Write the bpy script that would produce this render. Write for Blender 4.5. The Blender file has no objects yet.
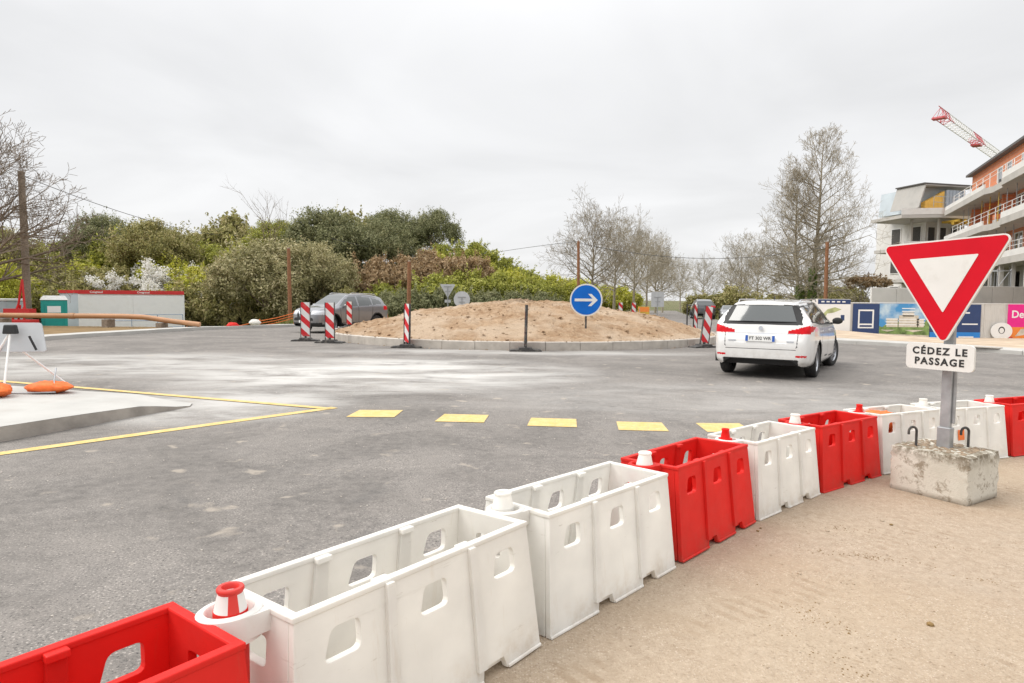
import bpy, bmesh, math, random
import numpy as np
from mathutils import Vector, Matrix
from mathutils.geometry import tessellate_polygon

R = math.radians
SC = bpy.context.scene
COL = SC.collection

# ------------------------------------------------------------------ camera, sky, sun, exposure
cam_data = bpy.data.cameras.new('camera')
cam = bpy.data.objects.new('camera', cam_data)
COL.objects.link(cam)
cam_data.sensor_width = 36.0
cam_data.lens = 670.0 / 1024.0 * 36.0
cam_data.clip_end = 6000
PITCH, ROLL, EYE = math.atan(42.5 / 670.0), R(0.5), 1.47
_ul = Vector((0, math.sin(PITCH), math.cos(PITCH)))
_fw = Vector((0, math.cos(PITCH), -math.sin(PITCH)))
_rt = Vector((math.cos(ROLL), 0, 0)) + _ul * math.sin(ROLL)
_up = Vector((-math.sin(ROLL), 0, 0)) + _ul * math.cos(ROLL)
cam.matrix_world = Matrix((_rt, _up, -_fw)).transposed().to_4x4()
cam.location = (0, 0, EYE)
SC.camera = cam

SUN_EL, SUN_AZ = R(50), R(268)          # high sun behind the cloud, to the left of the camera
world = bpy.data.worlds.new('World')
SC.world = world
world.use_nodes = True
wn, wl = world.node_tree.nodes, world.node_tree.links
wn.clear()
def W(t, **k):
    n = wn.new(t)
    for a, b in k.items(): setattr(n, a, b)
    return n
wo = W('ShaderNodeOutputWorld'); bg = W('ShaderNodeBackground')
wl.new(bg.outputs[0], wo.inputs[0])
sky = W('ShaderNodeTexSky', sky_type='NISHITA', sun_disc=False, sun_elevation=SUN_EL, sun_rotation=SUN_AZ)
sky.air_density = 1.0; sky.dust_density = 3.0
sk = W('ShaderNodeVectorMath', operation='SCALE'); sk.inputs['Scale'].default_value = 0.08
wl.new(sky.outputs[0], sk.inputs[0])
tc = W('ShaderNodeTexCoord'); sep = W('ShaderNodeSeparateXYZ')
wl.new(tc.outputs['Generated'], sep.inputs[0])
# overcast brightness: a cloud deck that brightens gently from the horizon to the zenith
mr = W('ShaderNodeMapRange', interpolation_type='SMOOTHSTEP')
for i, v in enumerate((0.28, 1.0, 0.62, 1.50)): mr.inputs[1 + i].default_value = v
wl.new(sep.outputs['Z'], mr.inputs[0])
# cloud deck texture: directions projected on a flat ceiling
az = W('ShaderNodeMath', operation='ABSOLUTE'); wl.new(sep.outputs['Z'], az.inputs[0])
ad = W('ShaderNodeMath', operation='ADD'); ad.inputs[1].default_value = 0.16; wl.new(az.outputs[0], ad.inputs[0])
dx = W('ShaderNodeMath', operation='DIVIDE'); wl.new(sep.outputs['X'], dx.inputs[0]); wl.new(ad.outputs[0], dx.inputs[1])
dy = W('ShaderNodeMath', operation='DIVIDE'); wl.new(sep.outputs['Y'], dy.inputs[0]); wl.new(ad.outputs[0], dy.inputs[1])
cx = W('ShaderNodeCombineXYZ'); wl.new(dx.outputs[0], cx.inputs[0]); wl.new(dy.outputs[0], cx.inputs[1])
nz = W('ShaderNodeTexNoise'); nz.inputs['Scale'].default_value = 0.85; nz.inputs['Detail'].default_value = 5; nz.inputs['Roughness'].default_value = 0.5
nz.inputs['Distortion'].default_value = 0.5
wl.new(cx.outputs[0], nz.inputs['Vector'])
cr = W('ShaderNodeMapRange'); 
for i, v in enumerate((0.32, 0.66, 0.90, 1.08)): cr.inputs[1 + i].default_value = v
wl.new(nz.outputs[0], cr.inputs[0])
ml = W('ShaderNodeMath', operation='MULTIPLY'); wl.new(mr.outputs[0], ml.inputs[0]); wl.new(cr.outputs[0], ml.inputs[1])
tint = W('ShaderNodeVectorMath', operation='SCALE'); tint.inputs[0].default_value = (1.0, 1.0, 1.005)
wl.new(ml.outputs[0], tint.inputs['Scale'])
mx = W('ShaderNodeMix', data_type='RGBA'); mx.inputs[0].default_value = 0.93
wl.new(sk.outputs[0], mx.inputs[6]); wl.new(tint.outputs[0], mx.inputs[7])
wl.new(mx.outputs[2], bg.inputs[0]); bg.inputs[1].default_value = 1.0

sd = bpy.data.lights.new('sun', 'SUN'); sd.energy = 1.5; sd.angle = R(35); sd.color = (1.0, 0.965, 0.91)
sun = bpy.data.objects.new('sun', sd); COL.objects.link(sun)
sun.rotation_euler = (R(90) - SUN_EL, 0, R(-88))
SC.view_settings.view_transform = 'Standard'; SC.view_settings.look = 'None'
SC.view_settings.exposure = 0.60; SC.view_settings.gamma = 1.0
SC.view_settings.use_curve_mapping = False
SC.cycles.max_bounces = 8; SC.cycles.transparent_max_bounces = 8
SC.cycles.use_denoising = True

# ------------------------------------------------------------------ materials
class NT:
    def __init__(s, name):
        s.m = bpy.data.materials.new(name); s.m.use_nodes = True
        s.n, s.l = s.m.node_tree.nodes, s.m.node_tree.links
        s.b = s.n['Principled BSDF']; s.out = s.n['Material Output']
        s.geo = None
    def node(s, t, **k):
        n = s.n.new(t)
        for a, b in k.items(): setattr(n, a, b)
        return n
    def pos(s, world=True):
        if world:
            if s.geo is None: s.geo = s.node('ShaderNodeNewGeometry')
            return s.geo.outputs['Position']
        return s.node('ShaderNodeTexCoord').outputs['Object']
    def noise(s, scale, detail=4, rough=.55, world=True, vec=None, dist=0):
        n = s.node('ShaderNodeTexNoise'); n.inputs['Scale'].default_value = scale
        n.inputs['Detail'].default_value = detail; n.inputs['Roughness'].default_value = rough; n.inputs['Distortion'].default_value = dist
        s.l.new(vec if vec is not None else s.pos(world), n.inputs['Vector'])
        return n.outputs[0]
    def rng(s, v, a, b, c=0., d=1., smooth=False):
        n = s.node('ShaderNodeMapRange'); n.clamp = True
        if smooth: n.interpolation_type = 'SMOOTHSTEP'
        for i, x in enumerate((a, b, c, d)): n.inputs[1 + i].default_value = x
        s.l.new(v, n.inputs[0]); return n.outputs[0]
    def math(s, op, a, b=None):
        n = s.node('ShaderNodeMath', operation=op)
        for i, x in enumerate((a, b)):
            if x is None: continue
            if isinstance(x, (int, float)): n.inputs[i].default_value = x
            else: s.l.new(x, n.inputs[i])
        return n.outputs[0]
    def mix(s, fac, a, b, mode='MIX'):
        n = s.node('ShaderNodeMix', data_type='RGBA', blend_type=mode)
        for i, x in ((0, fac), (6, a), (7, b)):
            if isinstance(x, (int, float)): n.inputs[i].default_value = x
            elif isinstance(x, tuple): n.inputs[i].default_value = (*x, 1)
            else: s.l.new(x, n.inputs[i])
        return n.outputs[2]
    def bump(s, h, strength=.3, dist=.01):
        n = s.node('ShaderNodeBump'); n.inputs['Strength'].default_value = strength; n.inputs['Distance'].default_value = dist
        s.l.new(h, n.inputs['Height']); s.l.new(n.outputs[0], s.b.inputs['Normal'])
    def color(s, c):
        if isinstance(c, tuple): s.b.inputs['Base Color'].default_value = (*c, 1)
        else: s.l.new(c, s.b.inputs['Base Color'])
    def rough(s, v):
        if isinstance(v, (int, float)): s.b.inputs['Roughness'].default_value = v
        else: s.l.new(v, s.b.inputs['Roughness'])

def plain(name, c, rough=.6, metal=0., var=.12, scale=6., bump=0., bscale=60., spec=.5, world=True, dirt=None, dirt_amt=.5, dscale=4.):
    t = NT(name)
    f = t.rng(t.noise(scale, 4, world=world), .3, .7)
    lo = tuple(x * (1 - var) for x in c); hi = tuple(min(1, x * (1 + var)) for x in c)
    col = t.mix(f, lo, hi)
    if dirt:
        d = t.rng(t.noise(dscale, 7, .68, world=world), .52, .72, 0, dirt_amt)
        col = t.mix(d, col, dirt)
    t.color(col); t.rough(rough); t.b.inputs['Metallic'].default_value = metal
    t.b.inputs['Specular IOR Level'].default_value = spec
    if bump: t.bump(t.noise(bscale, 3, world=world), bump, .01)
    return t.m

def leafmat(name, cols, rough=.65, trans=.25):
    t = NT(name)
    g = t.node('ShaderNodeNewGeometry')
    ramp = t.node('ShaderNodeValToRGB')
    el = ramp.color_ramp.elements
    while len(el) < len(cols): el.new(.5)
    for i, c in enumerate(cols):
        el[i].position = i / max(1, len(cols) - 1); el[i].color = (*c, 1)
    big = t.rng(t.noise(.55, 3), .3, .7, -.22, .22)
    v = t.math('ADD', g.outputs['Random Per Island'], big)
    t.l.new(v, ramp.inputs[0])
    t.l.new(ramp.outputs[0], t.b.inputs['Base Color']); t.rough(rough)
    t.b.inputs['Specular IOR Level'].default_value = .3
    tr = t.node('ShaderNodeBsdfTranslucent'); t.l.new(ramp.outputs[0], tr.inputs[0])
    ms = t.node('ShaderNodeMixShader'); ms.inputs[0].default_value = trans
    t.l.new(t.b.outputs[0], ms.inputs[1]); t.l.new(tr.outputs[0], ms.inputs[2])
    t.l.new(ms.outputs[0], t.out.inputs[0])
    return t.m

M = {}
def asphalt():
    t = NT('asphalt'); p = t.pos()
    fine = t.noise(75, 2, .75); mid = t.noise(11, 6, .72); big = t.noise(.35, 5, .6, dist=.6); med = t.noise(1.7, 6, .65)
    c = t.mix(t.rng(mid, .32, .68), (.135, .125, .115), (.225, .207, .190))
    c = t.mix(t.rng(big, .35, .68, 0, .6), c, (.262, .241, .221))
    c = t.mix(t.rng(med, .40, .66, 0, .45), c, (.25, .228, .205))
    c = t.mix(t.rng(fine, .58, .72, 0, .8), c, (.52, .475, .43))
    c = t.mix(t.rng(fine, .44, .30, 0, .9), c, (.04, .04, .04))
    zone = t.rng(t.noise(.62, 6, .62, dist=.9), .43, .60)
    c = t.mix(t.math('MULTIPLY', zone, .55), c, t.mix(t.rng(mid, .3, .7), (.075, .070, .066), (.185, .17, .155)))
    # pale dusty ground spread by traffic over the middle of the ring road, streaked along the direction of travel
    sx = t.node('ShaderNodeSeparateXYZ'); t.l.new(p, sx.inputs[0])
    def blob(cx, cy, rx, ry, k=1.0):
        a = t.math('DIVIDE', t.math('SUBTRACT', sx.outputs[0], cx), rx); b = t.math('DIVIDE', t.math('SUBTRACT', sx.outputs[1], cy), ry)
        return t.rng(t.math('ADD', t.math('MULTIPLY', a, a), t.math('MULTIPLY', b, b)), 1.0, .1, 0, k, True)
    mp = t.node('ShaderNodeMapping'); mp.inputs['Scale'].default_value = (.45, 1.0, 1); mp.inputs['Rotation'].default_value = (0, 0, R(18)); t.l.new(p, mp.inputs[0])
    st = t.rng(t.noise(1.0, 8, .66, vec=mp.outputs[0], dist=.5), .33, .58)
    d1 = t.math('MAXIMUM', blob(-2.6, 13.2, 5.0, 4.0, 1.15), t.math('MAXIMUM', blob(-8.5, 14.5, 6, 3.5, .8), blob(4, 10.2, 8, 2.2, .35)))
    d1 = t.math('MAXIMUM', d1, t.math('MAXIMUM', blob(-4.0, 9.1, 2.2, 2.0, .95), blob(0, 18.4, 7, 1.2, .6)))
    dust = t.math('MULTIPLY', d1, st)
    c = t.mix(t.math('MULTIPLY', dust, .82), c, (.52, .505, .48))
    # scattered light stains nearer the kerb of barriers
    sp = t.rng(t.noise(3.2, 3, .5, dist=.3), .645, .72, 0, .6)
    c = t.mix(sp, c, (.40, .35, .29))
    dk = t.rng(t.noise(.8, 6, .62, dist=1.2), .60, .74, 0, .35)
    c = t.mix(dk, c, (.09, .09, .09))
    t.color(c); t.rough(.92); t.b.inputs['Specular IOR Level'].default_value = .25
    t.bump(t.math('ADD', t.math('MULTIPLY', fine, .7), mid), .55, .012)
    return t.m
M['asphalt'] = asphalt()
def sandy():
    t = NT('sandy_ground')
    fine = t.noise(70, 3, .8); mid = t.noise(18, 6, .72); big = t.noise(.9, 6, .6, dist=.7); vb = t.noise(.35, 3)
    c = t.mix(t.rng(mid, .3, .7), (.335, .258, .187), (.46, .372, .283))
    c = t.mix(t.rng(big, .45, .72, 0, .55), c, (.345, .25, .167))
    c = t.mix(t.rng(vb, .42, .62, 0, .5), c, (.46, .37, .265))
    c = t.mix(t.rng(fine, .57, .72, 0, .8), c, (.62, .52, .40))
    c = t.mix(t.rng(fine, .43, .30, 0, .6), c, (.20, .145, .095))
    vo = t.node('ShaderNodeTexVoronoi'); vo.inputs['Scale'].default_value = 85; vo.inputs['Randomness'].default_value = 1; t.l.new(t.pos(), vo.inputs['Vector'])
    peb = t.math('MULTIPLY', t.rng(vo.outputs['Distance'], .42, .18), t.rng(t.noise(3.0, 4, .6), .40, .62))
    hue = t.node('ShaderNodeSeparateXYZ'); t.l.new(vo.outputs['Color'], hue.inputs[0])
    c = t.mix(t.math('MULTIPLY', peb, .95), c, t.mix(hue.outputs[0], (.24, .175, .12), (.62, .53, .43)))
    cl = t.rng(t.noise(4.5, 7, .74, dist=1), .60, .70, 0, .65)
    c = t.mix(cl, c, (.24, .165, .10))
    gy = t.rng(t.noise(1.3, 6, .65), .58, .72, 0, .5)
    c = t.mix(gy, c, (.42, .35, .275))
    mt = t.node('ShaderNodeMapping'); mt.inputs['Rotation'].default_value = (0, 0, R(-38)); t.l.new(t.pos(), mt.inputs[0])
    sx = t.node('ShaderNodeSeparateXYZ'); t.l.new(mt.outputs[0], sx.inputs[0])
    wob = t.math('ADD', sx.outputs[1], t.math('MULTIPLY', t.noise(.9, 3), .5))
    trk = None
    for cy, w in ((1.05, .13), (2.05, .12), (3.1, .14)):
        d = t.math('ABSOLUTE', t.math('SUBTRACT', wob, cy)); k = t.rng(d, w, w * .5, 0, 1, True); trk = k if trk is None else t.math('MAXIMUM', trk, k)
    rib = t.rng(t.math('SINE', t.math('MULTIPLY', sx.outputs[0], 70.)), -.3, .6)
    trk = t.math('MULTIPLY', trk, t.rng(t.noise(2.3, 5, .7), .46, .62))
    c = t.mix(t.math('MULTIPLY', t.math('MULTIPLY', trk, rib), .5), c, (.27, .19, .12))
    t.color(c); t.rough(.95); t.b.inputs['Specular IOR Level'].default_value = .2
    t.bump(t.math('ADD', t.math('ADD', fine, mid), t.math('MULTIPLY', t.noise(5, 5), 2.0)), .6, .018)
    return t.m
M['sand'] = sandy()
def soil():
    t = NT('mound_soil')
    fine = t.noise(30, 3, .7); mid = t.noise(4, 6, .65, dist=.5); big = t.noise(.6, 4)
    c = t.mix(t.rng(mid, .35, .65), (.32, .19, .098), (.51, .355, .222))
    c = t.mix(t.rng(big, .45, .60, 0, .8), c, (.56, .43, .305))
    c = t.mix(t.rng(fine, .62, .8, 0, .7), c, (.66, .57, .46))
    c = t.mix(t.rng(t.noise(6, 6, .72, dist=1.0), .60, .70, 0, .5), c, (.27, .165, .085))
    t.color(c); t.rough(.95)
    t.bump(t.math('ADD', fine, t.math('MULTIPLY', mid, 2)), .9, .08)
    return t.m
M['soil'] = soil()
def terrain_mat():
    t = NT('scrub_ground')
    a = t.noise(.16, 5, .6); b = t.noise(1.4, 6, .7); f = t.noise(14, 3, .7)
    c = t.mix(t.rng(a, .42, .58), (.10, .125, .035), (.19, .15, .075))
    c = t.mix(t.rng(b, .4, .65, 0, .7), c, (.065, .075, .028))
    c = t.mix(t.rng(f, .55, .75, 0, .6), c, (.27, .25, .11))
    t.color(c); t.rough(.95); t.bump(t.math('ADD', f, b), .8, .2)
    return t.m
M['terrain'] = terrain_mat()
M['dirt'] = plain('verge_dirt', (.19, .12, .045), .95, var=.25, scale=1.5, bump=.8, bscale=12, dirt=(.22, .15, .08), dirt_amt=.7, dscale=2)
M['paledirt'] = plain('pale_dirt', (.46, .36, .26), .95, var=.22, scale=1.2, bump=.8, bscale=10, dirt=(.28, .19, .12), dirt_amt=.8, dscale=1.3)
M['concrete'] = plain('kerb_concrete', (.46, .42, .37), .85, var=.16, scale=3, bump=.3, bscale=40, dirt=(.30, .26, .21), dirt_amt=.6, dscale=2.5)
M['pale_concrete'] = plain('pale_concrete', (.43, .42, .395), .88, var=.10, scale=1.4, bump=.25, bscale=50, dirt=(.36, .33, .30), dirt_amt=.6, dscale=1.1)
M['kerb_dark'] = plain('kerb_face', (.33, .30, .265), .9, var=.25, scale=3, bump=.4, bscale=30, dirt=(.36, .33, .29), dirt_amt=.6, dscale=3)
def yellow():
    t = NT('yellow_paint')
    c = t.mix(t.rng(t.noise(9, 5, .7), .35, .7), (.62, .425, .115), (.69, .525, .245))
    c = t.mix(t.rng(t.noise(45, 5, .8), .50, .64, 0, .8), c, (.27, .245, .20))
    t.color(c); t.rough(.8); t.bump(t.noise(90, 2), .4, .008); return t.m
M['yellow'] = yellow()
def plastic(name, c, stain):
    t = NT(name)
    f = t.rng(t.noise(5, 5, world=False), .3, .7)
    col = t.mix(f, tuple(x * .93 for x in c), tuple(min(1, x * 1.04) for x in c))
    mp = t.node('ShaderNodeMapping'); mp.inputs['Scale'].default_value = (16, 16, 1.6); t.l.new(t.pos(), mp.inputs[0])
    s = t.rng(t.noise(1, 6, .7, vec=mp.outputs[0]), .60, .80, 0, .35)
    col = t.mix(s, col, stain)
    z = t.node('ShaderNodeSeparateXYZ'); t.l.new(t.pos(False), z.inputs[0])
    low = t.math('MULTIPLY', t.rng(z.outputs[2], .16, 0, 0, .6), t.rng(t.noise(9, 6, .7), .45, .7))
    col = t.mix(low, col, stain)
    scr = t.rng(t.noise(40, 6, .8), .66, .74, 0, .45)
    col = t.mix(scr, col, stain)
    mq = t.node('ShaderNodeMapping'); mq.inputs['Scale'].default_value = (7, 7, 55); mq.inputs['Rotation'].default_value = (.3, .2, 0); t.l.new(t.pos(), mq.inputs[0])
    scuff = t.math('MULTIPLY', t.rng(t.noise(1, 5, .7, vec=mq.outputs[0]), .63, .70, 0, .5), t.rng(t.noise(3.1, 3), .45, .65))
    col = t.mix(scuff, col, tuple(x * .55 for x in stain))
    oi = t.node('ShaderNodeObjectInfo'); col = t.mix(t.rng(oi.outputs['Random'], 0, 1, 0, .10), col, stain)
    t.color(col); t.rough(t.rng(t.noise(12, 4), .3, .7, .42, .60)); t.bump(t.noise(25, 4), .08, .01); t.b.inputs['Specular IOR Level'].default_value = .3
    tr = t.node('ShaderNodeBsdfTranslucent'); t.l.new(col, tr.inputs[0])
    ms = t.node('ShaderNodeMixShader'); ms.inputs[0].default_value = .34
    t.l.new(t.b.outputs[0], ms.inputs[1]); t.l.new(tr.outputs[0], ms.inputs[2]); t.l.new(ms.outputs[0], t.out.inputs[0])
    return t.m
M['white_plastic'] = plastic('white_plastic', (.93, .915, .875), (.62, .51, .38))
M['red_plastic'] = plastic('red_plastic', (.86, .028, .022), (.55, .13, .09))
M['white_paint'] = plain('white_paint', (.84, .835, .815), .55, var=.05, scale=2, dirt=(.55, .5, .43), dirt_amt=.25, dscale=2)
M['grey_metal'] = plain('galvanised_steel', (.36, .37, .38), .5, metal=.5, var=.2, scale=9, dirt=(.25, .24, .22), dirt_amt=.5, dscale=8)
M['sign_back'] = plain('sign_back', (.50, .51, .52), .5, metal=.3, var=.06, scale=4)
M['sign_white'] = plain('sign_white', (.70, .69, .66), .42, var=.04, scale=5, dirt=(.48, .45, .4), dirt_amt=.3, dscale=7)
M['sign_red'] = plain('sign_red', (.56, .006, .018), .5, var=.06, scale=5, spec=.15)
M['sign_blue'] = plain('sign_blue', (.008, .13, .52), .5, var=.08, scale=4, spec=.15)
M['black'] = plain('black_plastic', (.018, .018, .018), .6, var=.2)
M['dark_rubber'] = plain('dark_rubber', (.055, .052, .05), .8, var=.35, scale=12, dirt=(.25, .22, .18), dirt_amt=.6, dscale=6)
M['orange_bag'] = plain('orange_bag', (.80, .16, .028), .65, var=.2, scale=9, bump=.7, bscale=28)
M['orange'] = plain('orange_paint', (.75, .17, .03), .6, var=.12)
M['bark'] = plain('bark', (.25, .21, .155), .9, var=.3, scale=9, bump=.7, bscale=20, dirt=(.24, .235, .14), dirt_amt=.5, dscale=5)
M['bark_tan'] = plain('tan_bark', (.32, .278, .205), .9, var=.3, scale=9, bump=.7, bscale=20)
M['bark_grey'] = plain('grey_bark', (.20, .155, .115), .9, var=.3, scale=9, bump=.7, bscale=20)
M['wood_pole'] = plain('pole_wood', (.25, .115, .055), .85, var=.25, scale=12, bump=.4, bscale=30)
M['old_pole'] = plain('old_pole_wood', (.25, .20, .155), .85, var=.25, scale=12, bump=.4, bscale=30)
M['cable'] = plain('cable', (.10, .10, .10), .7)
M['pipe'] = plain('terracotta_pipe', (.44, .225, .11), .55, var=.12, scale=1.5, dirt=(.42, .30, .2), dirt_amt=.5, dscale=2)
M['teal'] = plain('teal_plastic', (.01, .30, .26), .45, var=.06)
M['red_paint'] = plain('red_paint', (.62, .03, .03), .5, var=.08)
M['crane_red'] = plain('crane_red', (.60, .10, .11), .5)
M['steel_blue'] = plain('steel_blue', (.30, .36, .46), .5, var=.1)
M['slab'] = plain('raw_concrete', (.50, .475, .44), .9, var=.12, scale=.8, bump=.2, bscale=8, dirt=(.38, .34, .29), dirt_amt=.5, dscale=.8)
M['slab_white'] = plain('white_render', (.74, .72, .69), .85, var=.07, scale=.7, dirt=(.48, .44, .4), dirt_amt=.4, dscale=.6)
M['grey_wall'] = plain('grey_concrete', (.40, .385, .36), .9, var=.14, scale=.9, bump=.2, bscale=8, dirt=(.3, .27, .24), dirt_amt=.5, dscale=.9)
M['dark_edge'] = plain('dark_flashing', (.10, .09, .085), .6)
M['yellow_clad'] = plain('yellow_cladding', (.68, .40, .075), .7, var=.14, scale=2)
M['grey_clad'] = plain('grey_cladding', (.33, .37, .42), .5, var=.1, scale=2)
M['pale_clad'] = plain('pale_cladding', (.52, .58, .62), .45, var=.08, scale=1)
M['formwork'] = plain('yellow_formwork', (.62, .40, .06), .6, var=.2, scale=3)
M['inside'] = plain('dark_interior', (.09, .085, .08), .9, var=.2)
def brick():
    t = NT('orange_brick')
    b = t.node('ShaderNodeTexBrick'); b.inputs['Scale'].default_value = 1.0
    b.inputs['Brick Width'].default_value = .5; b.inputs['Row Height'].default_value = .25; b.inputs['Mortar Size'].default_value = .018
    b.inputs['Color1'].default_value = (.72, .235, .10, 1); b.inputs['Color2'].default_value = (.62, .185, .078, 1); b.inputs['Mortar'].default_value = (.46, .33, .26, 1)
    mp = t.node('ShaderNodeMapping'); mp.inputs['Rotation'].default_value = (R(90), 0, 0)
    t.l.new(t.pos(False), mp.inputs[0]); t.l.new(mp.outputs[0], b.inputs['Vector'])
    c = t.mix(t.rng(t.noise(.8, 4, world=False), .4, .7, 0, .4), b.outputs[0], (.64, .27, .14))
    t.color(c); t.rough(.9); return t.m
M['brick'] = brick()
def paint(name, c, coat=1.0, rough=.3, metal=0.):
    t = NT(name); col = t.mix(t.rng(t.noise(3, 5, .6), .3, .7), tuple(x * .95 for x in c), c)
    z = t.node('ShaderNodeSeparateXYZ'); t.l.new(t.pos(False), z.inputs[0])
    d = t.math('MULTIPLY', t.rng(z.outputs[2], .75, .25, 0, .55), t.rng(t.noise(6, 5, .7), .35, .7))
    col = t.mix(d, col, (.33, .29, .24))
    t.color(col); t.rough(rough); t.b.inputs['Metallic'].default_value = metal
    t.b.inputs['Coat Weight'].default_value = coat; t.b.inputs['Coat Roughness'].default_value = .06
    return t.m
M['car_white'] = paint('white_car_paint', (.76, .755, .74))
M['car_grey'] = paint('grey_car_paint', (.20, .205, .22), metal=.4, rough=.3)
M['car_dark'] = paint('dark_car_paint', (.035, .037, .042), rough=.3)
def glass(name, c, rough=.03):
    t = NT(name); t.color(c); t.rough(rough); t.b.inputs['Specular IOR Level'].default_value = .8; t.b.inputs['Coat Weight'].default_value = .6; t.b.inputs['Coat Roughness'].default_value = .02
    return t.m
M['car_glass'] = glass('car_glass', (.045, .053, .053), .06)
M['car_glass2'] = glass('window_glass', (.05, .06, .07))
M['tail_red'] = plain('tail_light', (.56, .006, .012), .3, var=.15, scale=14, spec=.2)
M['lamp_clear'] = glass('headlight', (.55, .57, .6), .1)
M['tyre'] = plain('tyre', (.022, .022, .022), .8, var=.3, dirt=(.12, .1, .08), dirt_amt=.5, dscale=9)
M['rim'] = plain('alloy', (.42, .43, .45), .35, metal=.8, var=.1)
M['plate'] = plain('plate_white', (.74, .74, .72), .4, var=.03)
M['plate_blue'] = plain('plate_blue', (.02, .10, .42), .4, var=.03)
M['chrome'] = plain('chrome', (.65, .66, .68), .15, metal=1., var=.03)
M['navy'] = plain('navy_print', (.022, .05, .15), .5, var=.06)
M['cyan'] = plain('cyan_print', (.02, .22, .62), .5, var=.06)
M['pink'] = plain('pink_print', (.80, .012, .25), .5, var=.04)
M['poster_orange'] = plain('orange_print', (.85, .25, .04), .5, var=.06)
M['poster_red'] = plain('red_print', (.62, .02, .04), .5)
M['poster_green'] = plain('green_print', (.18, .27, .08), .6, var=.6, scale=3)
M['poster_leaf'] = plain('leaf_print', (.42, .46, .22), .6, var=.3, scale=3)
M['poster_cream'] = plain('cream_print', (.62, .56, .46), .6, var=.2, scale=4)
M['hoarding'] = plain('hoarding_white', (.62, .60, .565), .6, var=.05, scale=.8, dirt=(.45, .4, .34), dirt_amt=.4, dscale=1.2)
def poster_sky():
    t = NT('sky_print'); c = t.mix(t.rng(t.noise(.9, 5, world=False), .42, .62), (.06, .28, .58), (.55, .68, .76)); t.color(c); t.rough(.5); return t.m
M['poster_sky'] = poster_sky()
def stripes():                       # printed red and white diagonal bands of a road-works marker
    t = NT('marker_stripes'); s = t.node('ShaderNodeSeparateXYZ'); t.l.new(t.pos(False), s.inputs[0])
    v = t.math('FRACT', t.math('ADD', t.math('MULTIPLY', t.math('ADD', s.outputs[2], t.math('MULTIPLY', s.outputs[0], .95)), 1 / .46), .30))
    k = t.math('GREATER_THAN', v, .5)
    c = t.mix(k, (.72, .715, .70), (.60, .012, .02)); c = t.mix(t.rng(t.noise(7, 5), .55, .75, 0, .3), c, (.4, .36, .3))
    t.color(c); t.rough(.42); return t.m
M['stripes'] = stripes()
M['oak'] = leafmat('evergreen_oak_leaves', [(0.178, 0.171, 0.075), (0.302, 0.279, 0.131), (0.438, 0.401, 0.209), (0.602, 0.528, 0.321)])
M['oak_dark'] = leafmat('dark_evergreen_leaves', [(0.105, 0.115, 0.05), (0.18, 0.19, 0.085), (0.26, 0.265, 0.13), (0.36, 0.345, 0.19)])
M['leaf_green'] = leafmat('green_shrub_leaves', [(0.153, 0.163, 0.035), (0.278, 0.297, 0.051), (0.404, 0.413, 0.067), (0.524, 0.505, 0.149)])
M['leaf_yellow'] = leafmat('yellow_green_leaves', [(0.245, 0.254, 0.035), (0.414, 0.423, 0.041), (0.569, 0.559, 0.067), (0.639, 0.585, 0.202)])
M['leaf_olive'] = leafmat('olive_shrub_leaves', [(0.165, 0.158, 0.051), (0.27, 0.258, 0.087), (0.376, 0.345, 0.13), (0.494, 0.418, 0.215)])
M['leaf_dry'] = leafmat('dry_shrub_leaves', [(0.193, 0.127, 0.06), (0.318, 0.209, 0.106), (0.419, 0.292, 0.164), (0.495, 0.386, 0.241)])
M['blossom'] = leafmat('white_blossom', [(0.74, 0.72, 0.66), (0.82, 0.8, 0.75), (0.86, 0.85, 0.82), (0.88, 0.87, 0.85)], trans=.4)
M['ivy'] = leafmat('ivy_leaves', [(0.045, 0.081, 0.017), (0.091, 0.148, 0.027), (0.171, 0.228, 0.042), (0.238, 0.267, 0.067)])
M['bud'] = leafmat('bud_haze', [(.20, .165, .10), (.27, .22, .13), (.30, .25, .13), (.35, .29, .18)])
M['grass'] = leafmat('grass_blades', [(.09, .12, .025), (.16, .20, .045), (.24, .26, .07), (.32, .29, .13)])

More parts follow.
